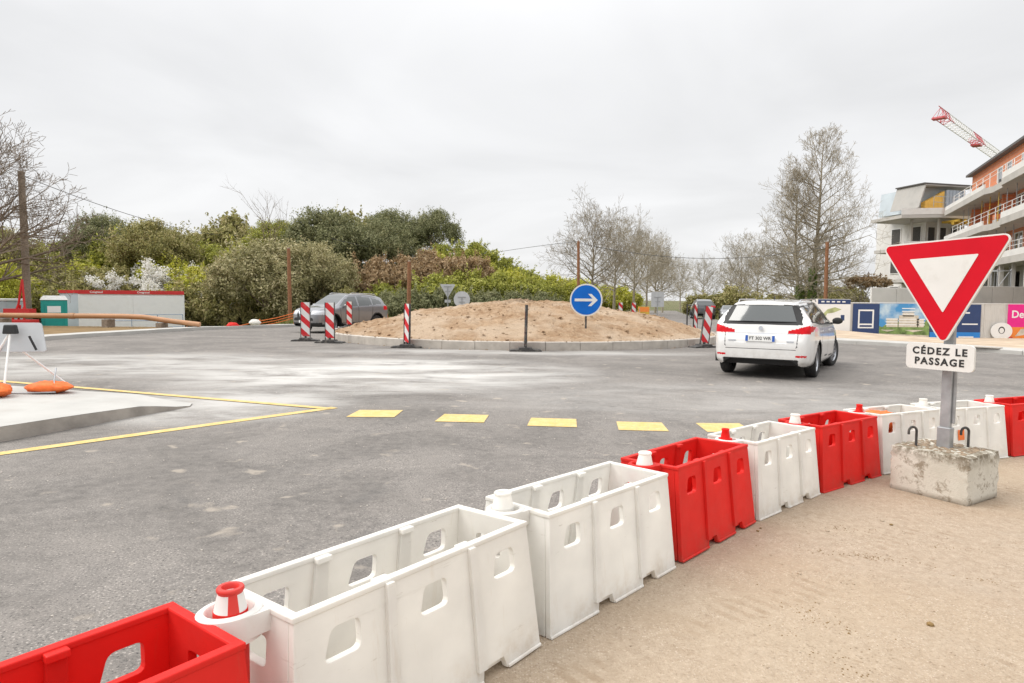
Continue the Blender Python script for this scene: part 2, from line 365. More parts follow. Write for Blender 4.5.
# ------------------------------------------------------------------ geometry helpers
class MB:
    def __init__(s): s.v, s.f = [], []
    def add(s, vs, fs):
        o = len(s.v); s.v += [tuple(p) for p in vs]; s.f += [tuple(i + o for i in f) for f in fs]; return s
    def box(s, c, d, rz=0, taper=1.0, tilt=None):
        x, y, z = (k / 2 for k in d)
        vs = [Vector((sx * x * (taper if sz > 0 else 1), sy * y * (taper if sz > 0 else 1), sz * z)) for sz in (-1, 1) for sx, sy in ((-1, -1), (1, -1), (1, 1), (-1, 1))]
        if tilt is not None: vs = [tilt @ p for p in vs]
        if rz: m = Matrix.Rotation(rz, 3, 'Z'); vs = [m @ p for p in vs]
        return s.add([p + Vector(c) for p in vs], [(3, 2, 1, 0), (4, 5, 6, 7), (0, 1, 5, 4), (1, 2, 6, 5), (2, 3, 7, 6), (3, 0, 4, 7)])
    def prism(s, poly, z0, z1, m=None):
        n = len(poly)
        vs = [Vector((p[0], p[1], z0)) for p in poly] + [Vector((p[0], p[1], z1)) for p in poly]
        if m is not None: vs = [m @ p for p in vs]
        tri = tessellate_polygon([[Vector((p[0], p[1], 0)) for p in poly]])
        area = sum(poly[i][0] * poly[(i + 1) % n][1] - poly[(i + 1) % n][0] * poly[i][1] for i in range(n))
        fs = []
        for t in tri:
            a, b, c = (poly[i] for i in t)
            if (b[0] - a[0]) * (c[1] - a[1]) - (b[1] - a[1]) * (c[0] - a[0]) < 0: t = t[::-1]
            fs.append(tuple(i + n for i in t)); fs.append(tuple(t[::-1]))
        for i in range(n):
            j = (i + 1) % n
            fs.append((i, j, j + n, i + n) if area > 0 else (j, i, i + n, j + n))
        return s.add(vs, fs)
    def tube(s, pts, rad, n=6, cap=True):
        pts = [Vector(p) for p in pts]; k = len(pts)
        if isinstance(rad, (int, float)): rad = [rad] * k
        vs, fs = [], []; u = None
        for i, p in enumerate(pts):
            d = (pts[min(i + 1, k - 1)] - pts[max(i - 1, 0)])
            if d.length < 1e-9: d = Vector((0, 0, 1))
            d.normalize()
            if u is None: u = d.orthogonal().normalized()
            else:
                u = u - d * u.dot(d)
                u = u.normalized() if u.length > 1e-6 else d.orthogonal().normalized()
            w = d.cross(u)
            for a in range(n):
                t = 2 * math.pi * a / n
                vs.append(p + (u * math.cos(t) + w * math.sin(t)) * rad[i])
        for i in range(k - 1):
            for a in range(n):
                b = (a + 1) % n
                fs.append((i * n + a, i * n + b, (i + 1) * n + b, (i + 1) * n + a))
        if cap and n > 2: fs.append(tuple(range(n - 1, -1, -1))); fs.append(tuple((k - 1) * n + a for a in range(n)))
        return s.add(vs, fs)
    def lathe(s, prof, n=24, m=None, closed=False):
        vs, fs = [], []; k = len(prof)
        for r, z in prof:
            for a in range(n):
                t = 2 * math.pi * a / n; vs.append(Vector((r * math.cos(t), r * math.sin(t), z)))
        for i in range(k if closed else k - 1):
            j = (i + 1) % k
            for a in range(n):
                b = (a + 1) % n; fs.append((i * n + a, i * n + b, j * n + b, j * n + a))
        if m is not None: vs = [m @ p for p in vs]
        return s.add(vs, fs)
    def sheet(s, outline, holes, mapf, th):
        """flat plate with holes; mapf(u, v, depth) gives the 3D point"""
        loops = [outline] + holes
        flat = [p for l in loops for p in l]; n = len(flat)
        tri = tessellate_polygon([[Vector((p[0], p[1], 0)) for p in l] for l in loops])
        vs = [mapf(p[0], p[1], 0) for p in flat] + [mapf(p[0], p[1], th) for p in flat]
        fs = []
        for t in tri:
            a, b, c = (flat[i] for i in t)
            if (b[0] - a[0]) * (c[1] - a[1]) - (b[1] - a[1]) * (c[0] - a[0]) < 0: t = t[::-1]
            fs.append(tuple(t)); fs.append(tuple(i + n for i in t[::-1]))
        o = 0
        for l in loops:
            k = len(l)
            for i in range(k):
                a, b = o + i, o + (i + 1) % k; fs.append((a, b, b + n, a + n))
            o += k
        return s.add(vs, fs)
    def mesh(s, name, smooth=None):
        me = bpy.data.meshes.new(name); me.from_pydata(s.v, [], s.f); me.validate()
        bm = bmesh.new(); bm.from_mesh(me); bmesh.ops.recalc_face_normals(bm, faces=bm.faces); bm.to_mesh(me); bm.free()
        if smooth is not None:
            me.shade_smooth(); me.set_sharp_from_angle(angle=R(smooth))
        return me
    def build(s, name, mat, parent=None, loc=(0, 0, 0), rz=0, smooth=None, bevel=0):
        return obj(name, s.mesh(name, smooth), mat, parent, loc, rz, bevel)

def obj(name, me, mat, parent=None, loc=(0, 0, 0), rz=0, bevel=0):
    o = bpy.data.objects.new(name, me); COL.objects.link(o)
    if mat is not None:
        m = M[mat] if isinstance(mat, str) else mat
        if not me.materials: me.materials.append(m)
    o.parent = parent; o.location = loc; o.rotation_euler = (0, 0, rz)
    if bevel:
        b = o.modifiers.new('bevel', 'BEVEL'); b.width = bevel; b.segments = 2; b.limit_method = 'ANGLE'; b.angle_limit = R(40); b.harden_normals = False
    return o
def tag(o, label=None, cat=None, group=None, kind=None):
    for k, v in (('label', label), ('category', cat), ('group', group), ('kind', kind)):
        if v: o[k] = v
    return o
def thing(name, label, cat, loc=(0, 0, 0), rz=0, group=None):
    o = bpy.data.objects.new(name, None); COL.objects.link(o); o.empty_display_size = .2
    o.location = loc; o.rotation_euler = (0, 0, rz)
    return tag(o, label, cat, group)
KIDS = {}
def dup(root, loc, rz, label, group=None, scale=1.0):
    def cp(o, par):
        c = o.copy(); COL.objects.link(c); c.parent = par
        for ch in list(o.children): cp(ch, c)
        return c
    r = cp(root, None); r.location = loc; r.rotation_euler = (0, 0, rz)
    r.scale = (scale,) * 3 if isinstance(scale, (int, float)) else scale
    r['label'] = label
    if group: r['group'] = group
    return r
def text_mesh(txt, size, depth=.001, align='CENTER', spacing=1.0, bold=0.):
    cu = bpy.data.curves.new('lettering', 'FONT'); cu.body = txt; cu.size = size; cu.extrude = depth
    cu.align_x = align; cu.align_y = 'CENTER'; cu.space_character = spacing; cu.resolution_u = 3; cu.offset = bold
    o = bpy.data.objects.new('lettering', cu); COL.objects.link(o)
    dg = bpy.context.evaluated_depsgraph_get()
    me = bpy.data.meshes.new_from_object(o.evaluated_get(dg))
    bpy.data.objects.remove(o); bpy.data.curves.remove(cu)
    return me
def upright(o, rx=90): o.rotation_euler = (R(rx), 0, o.rotation_euler[2]); return o
def S(t): t = max(0., min(1., t)); return t * t * (3 - 2 * t)

# ------------------------------------------------------------------ ground shape
def _ramp(x):
    x = x + .8; r = .5 * (x + math.sqrt(x * x + .8)); return 7 * math.tanh(r / 7)
def gz(x, y):
    z = -.030 * (_ramp(x) - _ramp(0)) * (1 - S((y - 6.) / 7))                  # the near edge of the road drains towards the right
    z += -.80 * S((y - 31.0) / 2.6) * S((-x - 12.5) / 3) * (1 - S((y - 47) / 6))     # works yard below the road on the left
    z += 5.2 * S((y - 46) / 26.) * (1 - S((x / max(y, 1) + .12) / .24))        # scrub-covered bank on the left
    z += -.45 * S((x - 15) / 8) * S((y - 24) / 9)                              # building site sits a little lower on the right
    return z
CEN = (0.45, 26.6); RAD = 7.4

def axis(lo, hi, step, far):
    a = list(np.arange(lo, hi + .01, step)); s = step
    v = hi; up = []
    while v < far: s *= 1.35; v += s; up.append(v)
    s = step; v = lo; dn = []
    while v > -far: s *= 1.35; v -= s; dn.append(v)
    return dn[::-1] + a + up
xs, ys = axis(-70, 75, 1.0, 2500), axis(-12, 110, 1.0, 2500)
b = MB()
vs = [(x, y, gz(x, y) - .05) for y in ys for x in xs]; nx = len(xs)
fs = [(j * nx + i, j * nx + i + 1, (j + 1) * nx + i + 1, (j + 1) * nx + i) for j in range(len(ys) - 1) for i in range(nx - 1)]
b.add(vs, fs); tag(b.build('ground', 'terrain', smooth=60), kind='structure')

def draped(name, poly, mat, lift, step=1.0, zf=None, smooth=60):
    bm = bmesh.new()
    bv = [bm.verts.new((p[0], p[1], 0)) for p in poly]
    for tri in tessellate_polygon([[Vector((p[0], p[1], 0)) for p in poly]]): bm.faces.new([bv[i] for i in tri])
    px = [p[0] for p in poly]; py = [p[1] for p in poly]
    def cut(co, no):
        bmesh.ops.bisect_plane(bm, geom=bm.verts[:] + bm.edges[:] + bm.faces[:], plane_co=co, plane_no=no, dist=1e-5)
    for k in np.arange(math.floor(min(px)), max(px), step): cut((float(k) + .013, 0, 0), (1, 0, 0))
    for k in np.arange(math.floor(min(py)), max(py), step): cut((0, float(k) + .013, 0), (0, 1, 0))
    for v in bm.verts: v.co.z = (zf or gz)(v.co.x, v.co.y) + lift
    bm.normal_update()
    bmesh.ops.reverse_faces(bm, faces=[f for f in bm.faces if f.normal.z < 0])
    me = bpy.data.meshes.new(name); bm.to_mesh(me); bm.free()
    me.shade_smooth()
    return obj(name, me, mat)
ROAD = [(-42, -10), (-25, 6), (-17.5, 15), (-15.1, 19.5), (-15.15, 22), (-14.65, 25), (-13.6, 29.2), (-10.9, 33), (-7, 35.6), (-1, 37.2), (4, 38.5),
        (7.5, 42), (10, 52), (12.6, 66), (17.5, 90), (24, 125), (30.5, 125), (23, 88), (17.6, 60), (14.5, 44), (12.2, 34), (10.8, 28.5), (10.9, 25.6), (11.63, 23.9), (13.58, 21.7),
        (14.64, 19.1), (17, 15.5), (22, 9.5), (32, 2), (40, -10)]
tag(draped('road', ROAD, 'asphalt', 0.0), kind='structure')

# yellow temporary markings
def strip(name, pts, w, mat, lift, dash=None):
    poly = []
    n = len(pts)
    L, Rr = [], []
    for i in range(n):
        a, c = pts[max(i - 1, 0)], pts[min(i + 1, n - 1)]
        d = Vector((c[0] - a[0], c[1] - a[1])).normalized(); q = Vector((-d.y, d.x)) * w / 2
        L.append((pts[i][0] + q.x, pts[i][1] + q.y)); Rr.append((pts[i][0] - q.x, pts[i][1] - q.y))
    return draped(name, L + Rr[::-1], mat, lift)
tag(strip('road_marking', [(-8.6, 1.6), (-4.63, 5.99), (-2.33, 8.77)], .15, 'yellow', .005), kind='structure')
tag(strip('road_marking', [(-11.5, 12.4), (-6.93, 10.56), (-4.6, 9.58), (-2.38, 8.66)], .13, 'yellow', .0085), kind='structure')
for (x, y, a) in ((-1.70, 8.33, 2), (-.59, 8.10, 0), (.50, 7.98, 0), (1.55, 7.90, 1), (2.56, 7.97, 6)):
    c, s_ = math.cos(R(a)), math.sin(R(a))
    q = [(x + c * u - s_ * v + .10 * v, y + s_ * u + c * v) for u, v in ((-.29, -.26), (.29, -.26), (.28, .27), (-.28, .27))]
    tag(draped('road_marking', q, 'yellow', .005), kind='structure')

# sandy works ground in front of the barriers
PEGS = [(-1.50, .98), (-.82, 1.90), (-.035, 2.93), (.765, 3.835), (1.51, 4.66), (2.31, 5.425), (3.185, 6.11), (4.10, 6.62), (5.02, 7.0), (6.04, 7.44)]
edge = []
rs = random.Random(5)
for i in range(len(PEGS) - 1):
    for t in (0, .2, .4, .6, .8):
        x = PEGS[i][0] + (PEGS[i + 1][0] - PEGS[i][0]) * t; y = PEGS[i][1] + (PEGS[i + 1][1] - PEGS[i][1]) * t
        edge.append((x + .10 + rs.uniform(-.05, .05), y - .09 + rs.uniform(-.05, .05)))
edge += [(9, 8.3), (14, 9.2), (26, 4.5)]
tag(draped('works_ground', [(-3.2, -1.5)] + edge + [(30, -9), (-3, -9)], 'sand', .007, .5), kind='structure')

# raised splitter island on the left
ISL = [(-5.0, 6.48), (-4.70, 7.35), (-4.40, 8.22), (-4.22, 8.72), (-4.30, 8.95), (-4.75, 8.98), (-5.9, 9.1), (-7.3, 9.5), (-12, 10.9), (-16, 4), (-9.0, 1.2), (-6.2, 4.6)]
def isl_h(x, y): return .03 + .10 * S((math.hypot(x + 4.22, y - 8.85) - .05) / .95) + .05 * S(math.hypot(x + 4.22, y - 8.85) / 2.6)
o = draped('traffic_island', ISL, 'pale_concrete', 0, .5, isl_h); tag(o, kind='structure')
b = MB(); n = len(ISL)
for i in range(n):
    p, q = ISL[i], ISL[(i + 1) % n]
    for k in range(6):
        a = [p[j] + (q[j] - p[j]) * k / 6 for j in (0, 1)]; c = [p[j] + (q[j] - p[j]) * (k + 1) / 6 for j in (0, 1)]
        b.add([(a[0], a[1], -.03), (c[0], c[1], -.03), (c[0], c[1], isl_h(*c) - .002), (a[0], a[1], isl_h(*a) - .002)], [(0, 1, 2, 3)])
b.build('kerb_face', 'kerb_dark', o)

# kerb stones: ring round the mound, and the outer kerbs of the ring road
def kerb_run(parent, pts, L, w, h, mat, zf=gz, chamf=.02, gap=.004):
    # pts: polyline; stones laid end to end along it
    seg = []; tot = 0
    for i in range(len(pts) - 1):
        l = math.dist(pts[i], pts[i + 1]); seg.append((tot, l, pts[i], pts[i + 1])); tot += l
    def at(s):
        for t0, l, a, c in seg:
            if s <= t0 + l + 1e-6: k = (s - t0) / l; return Vector((a[0] + (c[0] - a[0]) * k, a[1] + (c[1] - a[1]) * k))
        return Vector(pts[-1])
    n = max(1, round(tot / L)); l = tot / n
    bm = MB(); hx = l / 2 - gap / 2
    prof = [(-w / 2, -.06), (w / 2, -.06), (w / 2, h), (-w / 2 + chamf, h), (-w / 2, h - chamf)]
    vs = [(sx * hx, p[0], p[1]) for sx in (-1, 1) for p in prof]
    bm.add(vs, [(0, 1, 2, 3, 4), (9, 8, 7, 6, 5)] + [(i, (i + 1) % 5, (i + 1) % 5 + 5, i + 5) for i in range(5)])
    me = bm.mesh('kerb_stone')
    rk = random.Random(len(pts) + n)
    for i in range(n):
        a, c = at(i * l), at((i + 1) * l); m = (a + c) / 2; d = c - a
        k = obj('kerb_stone', me, mat, parent, (m.x, m.y, zf(m.x, m.y) + rk.uniform(-.006, .006)), math.atan2(d.y, d.x) + rk.uniform(-.006, .006))
def arc(c, r, a0, a1, n): return [(c[0] + r * math.cos(R(a0 + (a1 - a0) * i / n)), c[1] + r * math.sin(R(a0 + (a1 - a0) * i / n))) for i in range(n + 1)]
ring = thing('kerb', None, None); ring['kind'] = 'structure'
kerb_run(ring, arc(CEN, RAD, 0, 360, 90), 1.0, .16, .25, 'concrete')
outer = thing('kerb', None, None); outer['kind'] = 'structure'
kerb_run(outer, [(-25, 6), (-17.5, 15), (-15.1, 19.5), (-15.15, 22), (-14.65, 25), (-13.6, 29.2), (-10.9, 33), (-7, 35.6), (-1, 37.2), (4, 38.5), (7.5, 42)][::-1], 1.0, .16, .13, 'pale_concrete')
kerb_run(outer, [(12.2, 34), (10.8, 28.5), (10.9, 25.6), (11.63, 23.9), (13.58, 21.7), (14.64, 19.1), (17, 15.5), (22, 9.5)], 1.0, .16, .13, 'pale_concrete')
tag(draped('pavement', [(-25.1, 6.1), (-17.58, 15.1), (-15.2, 19.55), (-15.25, 22), (-14.75, 25), (-13.7, 29.3), (-11.0, 33.1), (-7.05, 35.7), (-7.6, 36.8), (-11.9, 34.2), (-14.9, 29.9), (-16.1, 25.3), (-16.6, 22), (-16.6, 19.3), (-18.8, 14.5), (-26, 5.2)], 'pale_concrete', .085), kind='structure')
tag(draped('verge', [(-16.1, 25.3), (-16.6, 22), (-16.6, 19.3), (-18.8, 14.5), (-26, 5.2), (-60, 6), (-60, 31), (-26, 30.8), (-19, 31.2), (-15.8, 31.0), (-14.9, 29.9)], 'dirt', .04), kind='structure')
tag(draped('verge', [(10.86, 25.7), (11.72, 24.0), (13.66, 21.78), (14.72, 19.2), (17.08, 15.6), (22.1, 9.6), (36, 2), (60, 10), (60, 36), (36, 39), (14, 42), (12.3, 34), (10.9, 28.5)], 'paledirt', .06), kind='structure')
tag(draped('pavement', [(11.1, 26.5), (12.2, 24.6), (14.3, 22.2), (15.4, 19.6), (17.7, 16.2), (22.6, 10.3), (23.4, 11.0), (18.5, 17), (16.2, 20.2), (15.1, 22.8), (13.1, 25.2), (12.1, 27.2)], 'pale_concrete', .075), kind='structure')

# earth mound in the middle of the roundabout
def mound_h(x, y):
    d = math.hypot(x - CEN[0], y - CEN[1]) / (RAD - .12)
    px = (x - CEN[0]) / RAD; py = (y - CEN[1]) / RAD
    core = 1.20 * (1 - min(d, 1.) ** 1.75) * (1 + .08 * px)
    nn = math.sin(x * 2.1 + 1.3 * math.sin(y * 1.7)) * math.sin(y * 2.6 + 1.1 * math.sin(x * 1.3 + 2)) * .045 + math.sin(x * 5.3 + y * 3.1) * math.sin(y * 6.1 - x * 2.2) * .022
    nn += .06 * math.sin(x * 1.25 + 2.0 * math.sin(y * .9 + 1)) * math.sin(y * 1.5 + 1.7 * math.sin(x * .8)) + .03 * math.sin(x * 3.7 + 2 * math.sin(y * 2.9)) * math.sin(y * 4.3 + 1.5 * math.sin(x * 3.3))
    return .20 + core + nn * (1 - S((d - .88) / .12))
rs = random.Random(9)
b = MB(); nr, na = 46, 180; vs = [(CEN[0], CEN[1], mound_h(*CEN))]; fs = []
for i in range(1, nr + 1):
    for a in range(na):
        r = (RAD - .09) * i / nr; t = 2 * math.pi * a / na
        x, y = CEN[0] + r * math.cos(t), CEN[1] + r * math.sin(t)
        vs.append((x, y, mound_h(x, y) + (rs.gauss(0, .026) if i < nr else 0)))
for a in range(na): fs.append((0, 1 + a, 1 + (a + 1) % na))
for i in range(nr - 1):
    for a in range(na):
        c = (a + 1) % na; o1, o2 = 1 + i * na, 1 + (i + 1) * na; fs.append((o1 + a, o2 + a, o2 + c, o1 + c))
b.add(vs, fs); tag(b.build('earth_mound', 'soil', smooth=50), kind='structure')

def rock_mesh(name, seed):
    r = random.Random(seed); b = MB(); vs = []
    bm = bmesh.new(); bmesh.ops.create_icosphere(bm, subdivisions=1, radius=1)
    for v in bm.verts: v.co *= r.uniform(.7, 1.15); v.co.z *= .65
    me = bpy.data.meshes.new(name); bm.to_mesh(me); bm.free(); return me
def scatter_stones(name, spots, mat):           # loose clods and pebbles nobody would count
    b = MB(); r = random.Random(3)
    src = [rock_mesh('stone', k) for k in range(4)]
    data = [([v.co.copy() for v in m.vertices], [tuple(p.vertices) for p in m.polygons]) for m in src]
    for (x, y, z, s) in spots:
        v, f = r.choice(data); rot = Matrix.Rotation(r.uniform(0, 6.3), 3, 'Z')
        b.add([(rot @ (p * s)) + Vector((x, y, z)) for p in v], f)
    return tag(b.build(name, mat), kind='stuff')
rs = random.Random(21); sp = []
for i in range(1100):
    r = (RAD - .15) * math.sqrt(rs.random()); t = rs.uniform(math.pi * .9, math.pi * 2.1)
    x, y = CEN[0] + r * math.cos(t), CEN[1] + r * math.sin(t); s = rs.choice((.012, .015, .02, .02, .03, .04, .06)) * rs.uniform(.7, 1.3); sp.append((x, y, mound_h(x, y) + s * .2, s))
for i in range(260):
    t_ = rs.uniform(math.pi, 2 * math.pi); r = RAD + rs.gauss(.02, .10); s = rs.uniform(.008, .03); sp.append((CEN[0] + r * math.cos(t_), CEN[1] + r * math.sin(t_), (.255 if r < RAD + .07 else .0) + s * .3, s))
scatter_stones('soil_clods', sp, 'soil')
sp = []
for i in range(2600):
    x = rs.uniform(-.4, 6.5); y = rs.uniform(.9, 6.8)
    k = .62 * 1.0
    # keep to the works ground, right of the barrier row
    near = min(range(len(PEGS) - 1), key=lambda j: (PEGS[j][0] - x) ** 2 + (PEGS[j][1] - y) ** 2)
    a, c = PEGS[near], PEGS[near + 1]
    if (c[0] - a[0]) * (y - a[1]) - (c[1] - a[1]) * (x - a[0]) > -.30: continue
    s = rs.choice((.002, .002, .003, .003, .004, .006)) * rs.uniform(.7, 1.4); sp.append((x, y, gz(x, y) + .007 + s * .2, s))
sp += [(1.6, 3.62, gz(1.6, 3.62) + .01, .013), (2.1, 4.35, gz(2.1, 4.35) + .01, .016), (2.6, 4.6, gz(2.6, 4.6) + .01, .016)]
for cxx, cyy in ((2.0, 3.55), (2.35, 4.3), (1.35, 2.75)):
    for i in range(60):
        x, y = rs.gauss(cxx, .28), rs.gauss(cyy, .07); s = rs.uniform(.002, .006); sp.append((x, y, gz(x, y) + .007 + s * .2, s))
scatter_stones('gravel', sp, 'sand')
sp = [(1.98, 3.06, gz(1.98, 3.06) + .012, .020), (1.62, 4.30, gz(1.62, 4.3) + .01, .012), (1.66, 4.36, gz(1.66, 4.36) + .01, .010), (2.62, 4.52, gz(2.62, 4.52) + .01, .014)]
for cxx, cyy, sa, sb, an, nn_ in ((2.12, 3.92, .16, .030, -.25, 130), (2.25, 4.42, .16, .03, -.2, 60), (2.72, 4.12, .10, .03, -.2, 40), (1.50, 3.05, .06, .16, .5, 90), (1.35, 2.75, .05, .14, .5, 60), (2.75, 3.55, .25, .02, -.5, 60)):
    for i in range(nn_ * 3 // 4):
        u, v = rs.gauss(0, sa), rs.gauss(0, sb); x, y = cxx + u * math.cos(an) - v * math.sin(an), cyy + u * math.sin(an) + v * math.cos(an); s = rs.uniform(.002, .0055); sp.append((x, y, gz(x, y) + .007 + s * .1, s))
scatter_stones('dirt_clods', sp, 'dirt')
sp = []
for i in range(900):
    x = rs.uniform(-6, 5); y = rs.uniform(2.5, 14); s = rs.uniform(.003, .009); sp.append((x, y, gz(x, y) + s * .2, s))
scatter_stones('loose_grit', sp, 'concrete')

# ------------------------------------------------------------------ plastic lane barriers
BL, BH, BT, BB = .965, .525, .19, .245          # top length, height, half top width, half bottom width
BBL = 1.03
def rounded(x0, x1, z0, z1, r, n=3, dxl=0, dxr=0):
    out = []
    for (cx, cz, a0) in ((x1 - r, z1 - r, 0), (x0 + r, z1 - r, 90), (x0 + r, z0 + r, 180), (x1 - r, z0 + r, 270)):
        for i in range(n + 1):
            a = R(a0 + 90 * i / n); out.append((cx + r * math.cos(a), cz + r * math.sin(a)))
    return out
def barrier_meshes(cone_r=1.0):
    b = MB(); th = .026
    for side in (-1, 1):
        def mp(u, v, d):
            k = v / BH
            return (u * ((BBL / BL) * (1 - k) + k), side * (BB + (BT - BB) * k - d), v)
        h = BL / 2
        out = [(-h, 0), (-.165, 0), (-.158, .05), (-.062, .05), (-.05, 0), (.185, 0), (.192, .05), (.288, .05), (.30, 0), (h, 0), (h, BH), (-h, BH)]
        holes = []
        for cx in (-.335, 0, .335):
            q = rounded(cx - .060, cx + .058, .355, .452, .020)
            q = [(x + (.024 if x < cx else -.002) * (z - .355) / .097, z) for x, z in q]
            holes.append(q[::-1])
        b.sheet(out, holes, mp, th)
        # moulded pilasters between the panels, outside and inside, each with a tab at the rim
        for cx in (-.175, .175):
            for d0, d1, w0, w1 in ((-.017, .001, .014, .020), (th - .001, th + .016, .024, .034)):
                pts = [(cx - w1, .054), (cx + w1, .054), (cx + w0, BH - .006), (cx - w0, BH - .006)]
                vs = [mp(u, v, d) for d in (d0, d1) for u, v in pts]
                b.add(vs, [(0, 1, 2, 3), (7, 6, 5, 4), (0, 4, 5, 1), (1, 5, 6, 2), (2, 6, 7, 3), (3, 7, 4, 0)])
        # foot flange
        for x0, x1 in ((-h, -.168), (-.047, .182), (.303, h)):
            vs = [mp(x, z, d) for x in (x0, x1) for z, d in ((0, -.007), (.010, -.007), (.014, -.001), (0, -.001))]
            b.add(vs, [(0, 1, 2, 3), (7, 6, 5, 4), (0, 4, 5, 1), (1, 5, 6, 2), (2, 6, 7, 3), (3, 7, 4, 0)])
    for side in (-1, 1):
        def mp(u, v, d):
            k = v / BH
            return (side * ((BBL / 2) * (1 - k) + BL / 2 * k - d), u * (BB / BT * (1 - k) + k), v)
        b.sheet([(-BT + .026, 0), (BT - .026, 0), (BT - .026, BH), (-BT + .026, BH)], [rounded(-.06, .06, .345, .435, .018)[::-1]], mp, th)
    body = b.mesh('body')
    r = MB()                                     # rolled rim round the open top
    for y in (-1, 1): r.box((0, y * (BT - .012), BH - .006), (BL + .010, .032, .020))
    for x in (-1, 1): r.box((x * (BL / 2 - .010), 0, BH - .0065), (.030, 2 * BT - .044, .0195))
    for y in (-1, 1):
        for cx in (-.175, .175): r.box((cx, y * (BT - .038), BH - .012), (.055, .03, .022))
    rim = r.mesh('rim')
    f = MB(); f.box((0, 0, .03), (BBL - .05, 2 * BB - .06, .02)); floor_ = f.mesh('floor_panel')
    c = MB()                                     # coupling ring on the left end
    n = 28; ro, ri = .082, .058
    c.lathe([(ri, BH - .075), (ro, BH - .075), (ro + .002, BH - .03), (ro, BH + .004), (ro - .006, BH + .009), (ri + .005, BH + .009), (ri, BH + .003)], n, Matrix.Translation((-.555, 0, 0)), closed=True)
    for y in (-1, 1): c.box((-.515, y * .068, BH - .03), (.075, .028, .064))
    c.box((-.478, 0, BH - .036), (.02, .15, .07))
    ringm = c.mesh('coupling_ring', 40)
    p = MB()                                     # coupling post on the right end
    p.tube([(.555, 0, .0), (.555, 0, BH - .09), (.555, 0, BH - .06), (.555, 0, BH + .012)], [.053, .050, .049, .047], 24)
    p.box((.505, 0, .22), (.06, .05, .40))
    post = p.mesh('coupling_post', 40)
    k = MB(); k.lathe([(r_ * cone_r, z_) for r_, z_ in [(.046, BH + .010), (.034, BH + .064), (.038, BH + .069), (.038, BH + .075), (.035, BH + .079), (.025, BH + .079), (.022, BH + .074), (.020, BH + .01)]], 24, Matrix.Translation((.555, 0, 0)))
    cone = k.mesh('coupling_cone', 40)
    return dict(body=body, rim=rim, floor_panel=floor_, coupling_ring=ringm, coupling_post=post, coupling_cone=cone)
BM_ = {'white': barrier_meshes(), 'red': barrier_meshes(.72)}
def wrap_stripes():
    t = NT('cone_stripes'); s = t.node('ShaderNodeSeparateXYZ'); t.l.new(t.pos(False), s.inputs[0])
    a = t.math('ARCTAN2', s.outputs[1], t.math('SUBTRACT', s.outputs[0], .555))
    k = t.math('GREATER_THAN', t.math('FRACT', t.math('MULTIPLY', t.math('ADD', a, 1.55), 1 / 2.094)), .66)
    top = t.math('GREATER_THAN', s.outputs[2], BH + .062)
    c = t.mix(t.math('MAXIMUM', k, top), (.74, .73, .70), (.64, .04, .03)); t.color(c); t.rough(.45); return t.m
M['cone_stripes'] = wrap_stripes()
LBL = ['red plastic lane barrier cut off at the bottom left corner of the picture',
       'large white plastic lane barrier nearest the camera, with red striped peg in its ring',
       'white plastic lane barrier between the nearest white one and the nearest complete red one',
       'red plastic lane barrier between two white ones, left of the yellow dash end',
       'white plastic lane barrier standing alone between two red barriers',
       'red plastic lane barrier to the left of the concrete sign block',
       'white plastic lane barrier behind the concrete block, with orange bag inside',
       'white plastic lane barrier just right of the yield sign post',
       'red plastic lane barrier at the right edge of the picture']
CLR = ['red', 'white', 'white', 'red', 'white', 'red', 'white', 'white', 'red']
BAR = []
for i in range(9):
    a, c = PEGS[i], PEGS[i + 1]; m = ((a[0] + c[0]) / 2, (a[1] + c[1]) / 2); L = math.dist(a, c); ang = math.atan2(c[1] - a[1], c[0] - a[0])
    t = thing('lane_barrier', LBL[i], 'barrier', (m[0], m[1], gz(*m) + .008), ang, 'plastic lane barriers along the works ground')
    slope = (gz(*c) - gz(*a)) / L
    t.rotation_euler = (0, -math.atan(slope), ang); t.scale = (L / 1.11, 1, 1)
    t.rotation_euler[0] = R((.6, -.5, .7, -.9, .5, .8, -.6, .4, -.3)[i])
    col = CLR[i]; mt = col + '_plastic'
    for k in ('body', 'rim', 'floor_panel', 'coupling_ring', 'coupling_post'):
        o = obj(k, BM_[col][k], mt, t, bevel=.004 if k in ('rim', 'body') else 0)
    o = obj('coupling_cone', BM_['white']['coupling_cone'].copy() if i == 0 else BM_[col]['coupling_cone'], None if i == 0 else mt, t)
    if i == 0:
        o.data.materials.clear(); o.data.materials.append(M['cone_stripes']); o['label'] = 'red topped white peg with red stripe'
    BAR.append(t)
b = MB(); b.box((.0, -.218, .30), (.10, .003, .10), tilt=Matrix.Rotation(R(-6), 3, 'X'))
o = b.build('sticker', 'orange', BAR[7]); o['label'] = 'orange square sticker'; o.location = (-.28, -.006, -.03)

def bag_mesh(name, seed, L, Wd, Hh):
    r = random.Random(seed); bm = bmesh.new(); bmesh.ops.create_uvsphere(bm, u_segments=28, v_segments=14, radius=1)
    for v in bm.verts:
        x, y, z = v.co
        ex = abs(x) ** 1.0
        sx = math.copysign(abs(x) ** .7, x); sy = math.copysign(abs(y) ** .8, y)
        zz = z * (1 - .75 * abs(sx) ** 3)
        wr = .12 * math.sin(sx * 7 + sy * 5 + seed) * (1 - abs(z)) + .07 * math.sin(sx * 17 - sy * 9 + seed) + .05 * math.sin(sx * 31 + sy * 13)
        v.co = Vector((sx * L / 2 * (1 + wr * .3), sy * Wd / 2 * (1 - .35 * abs(sx) ** 4) * (1 + wr), Hh / 2 + zz * Hh / 2 * (1 + wr * 1.6)))
        if v.co.z < 0: v.co.z *= .25
    me = bpy.data.meshes.new(name); bm.to_mesh(me); bm.free(); me.shade_smooth(); return me
x, y = BAR[6].location[:2]
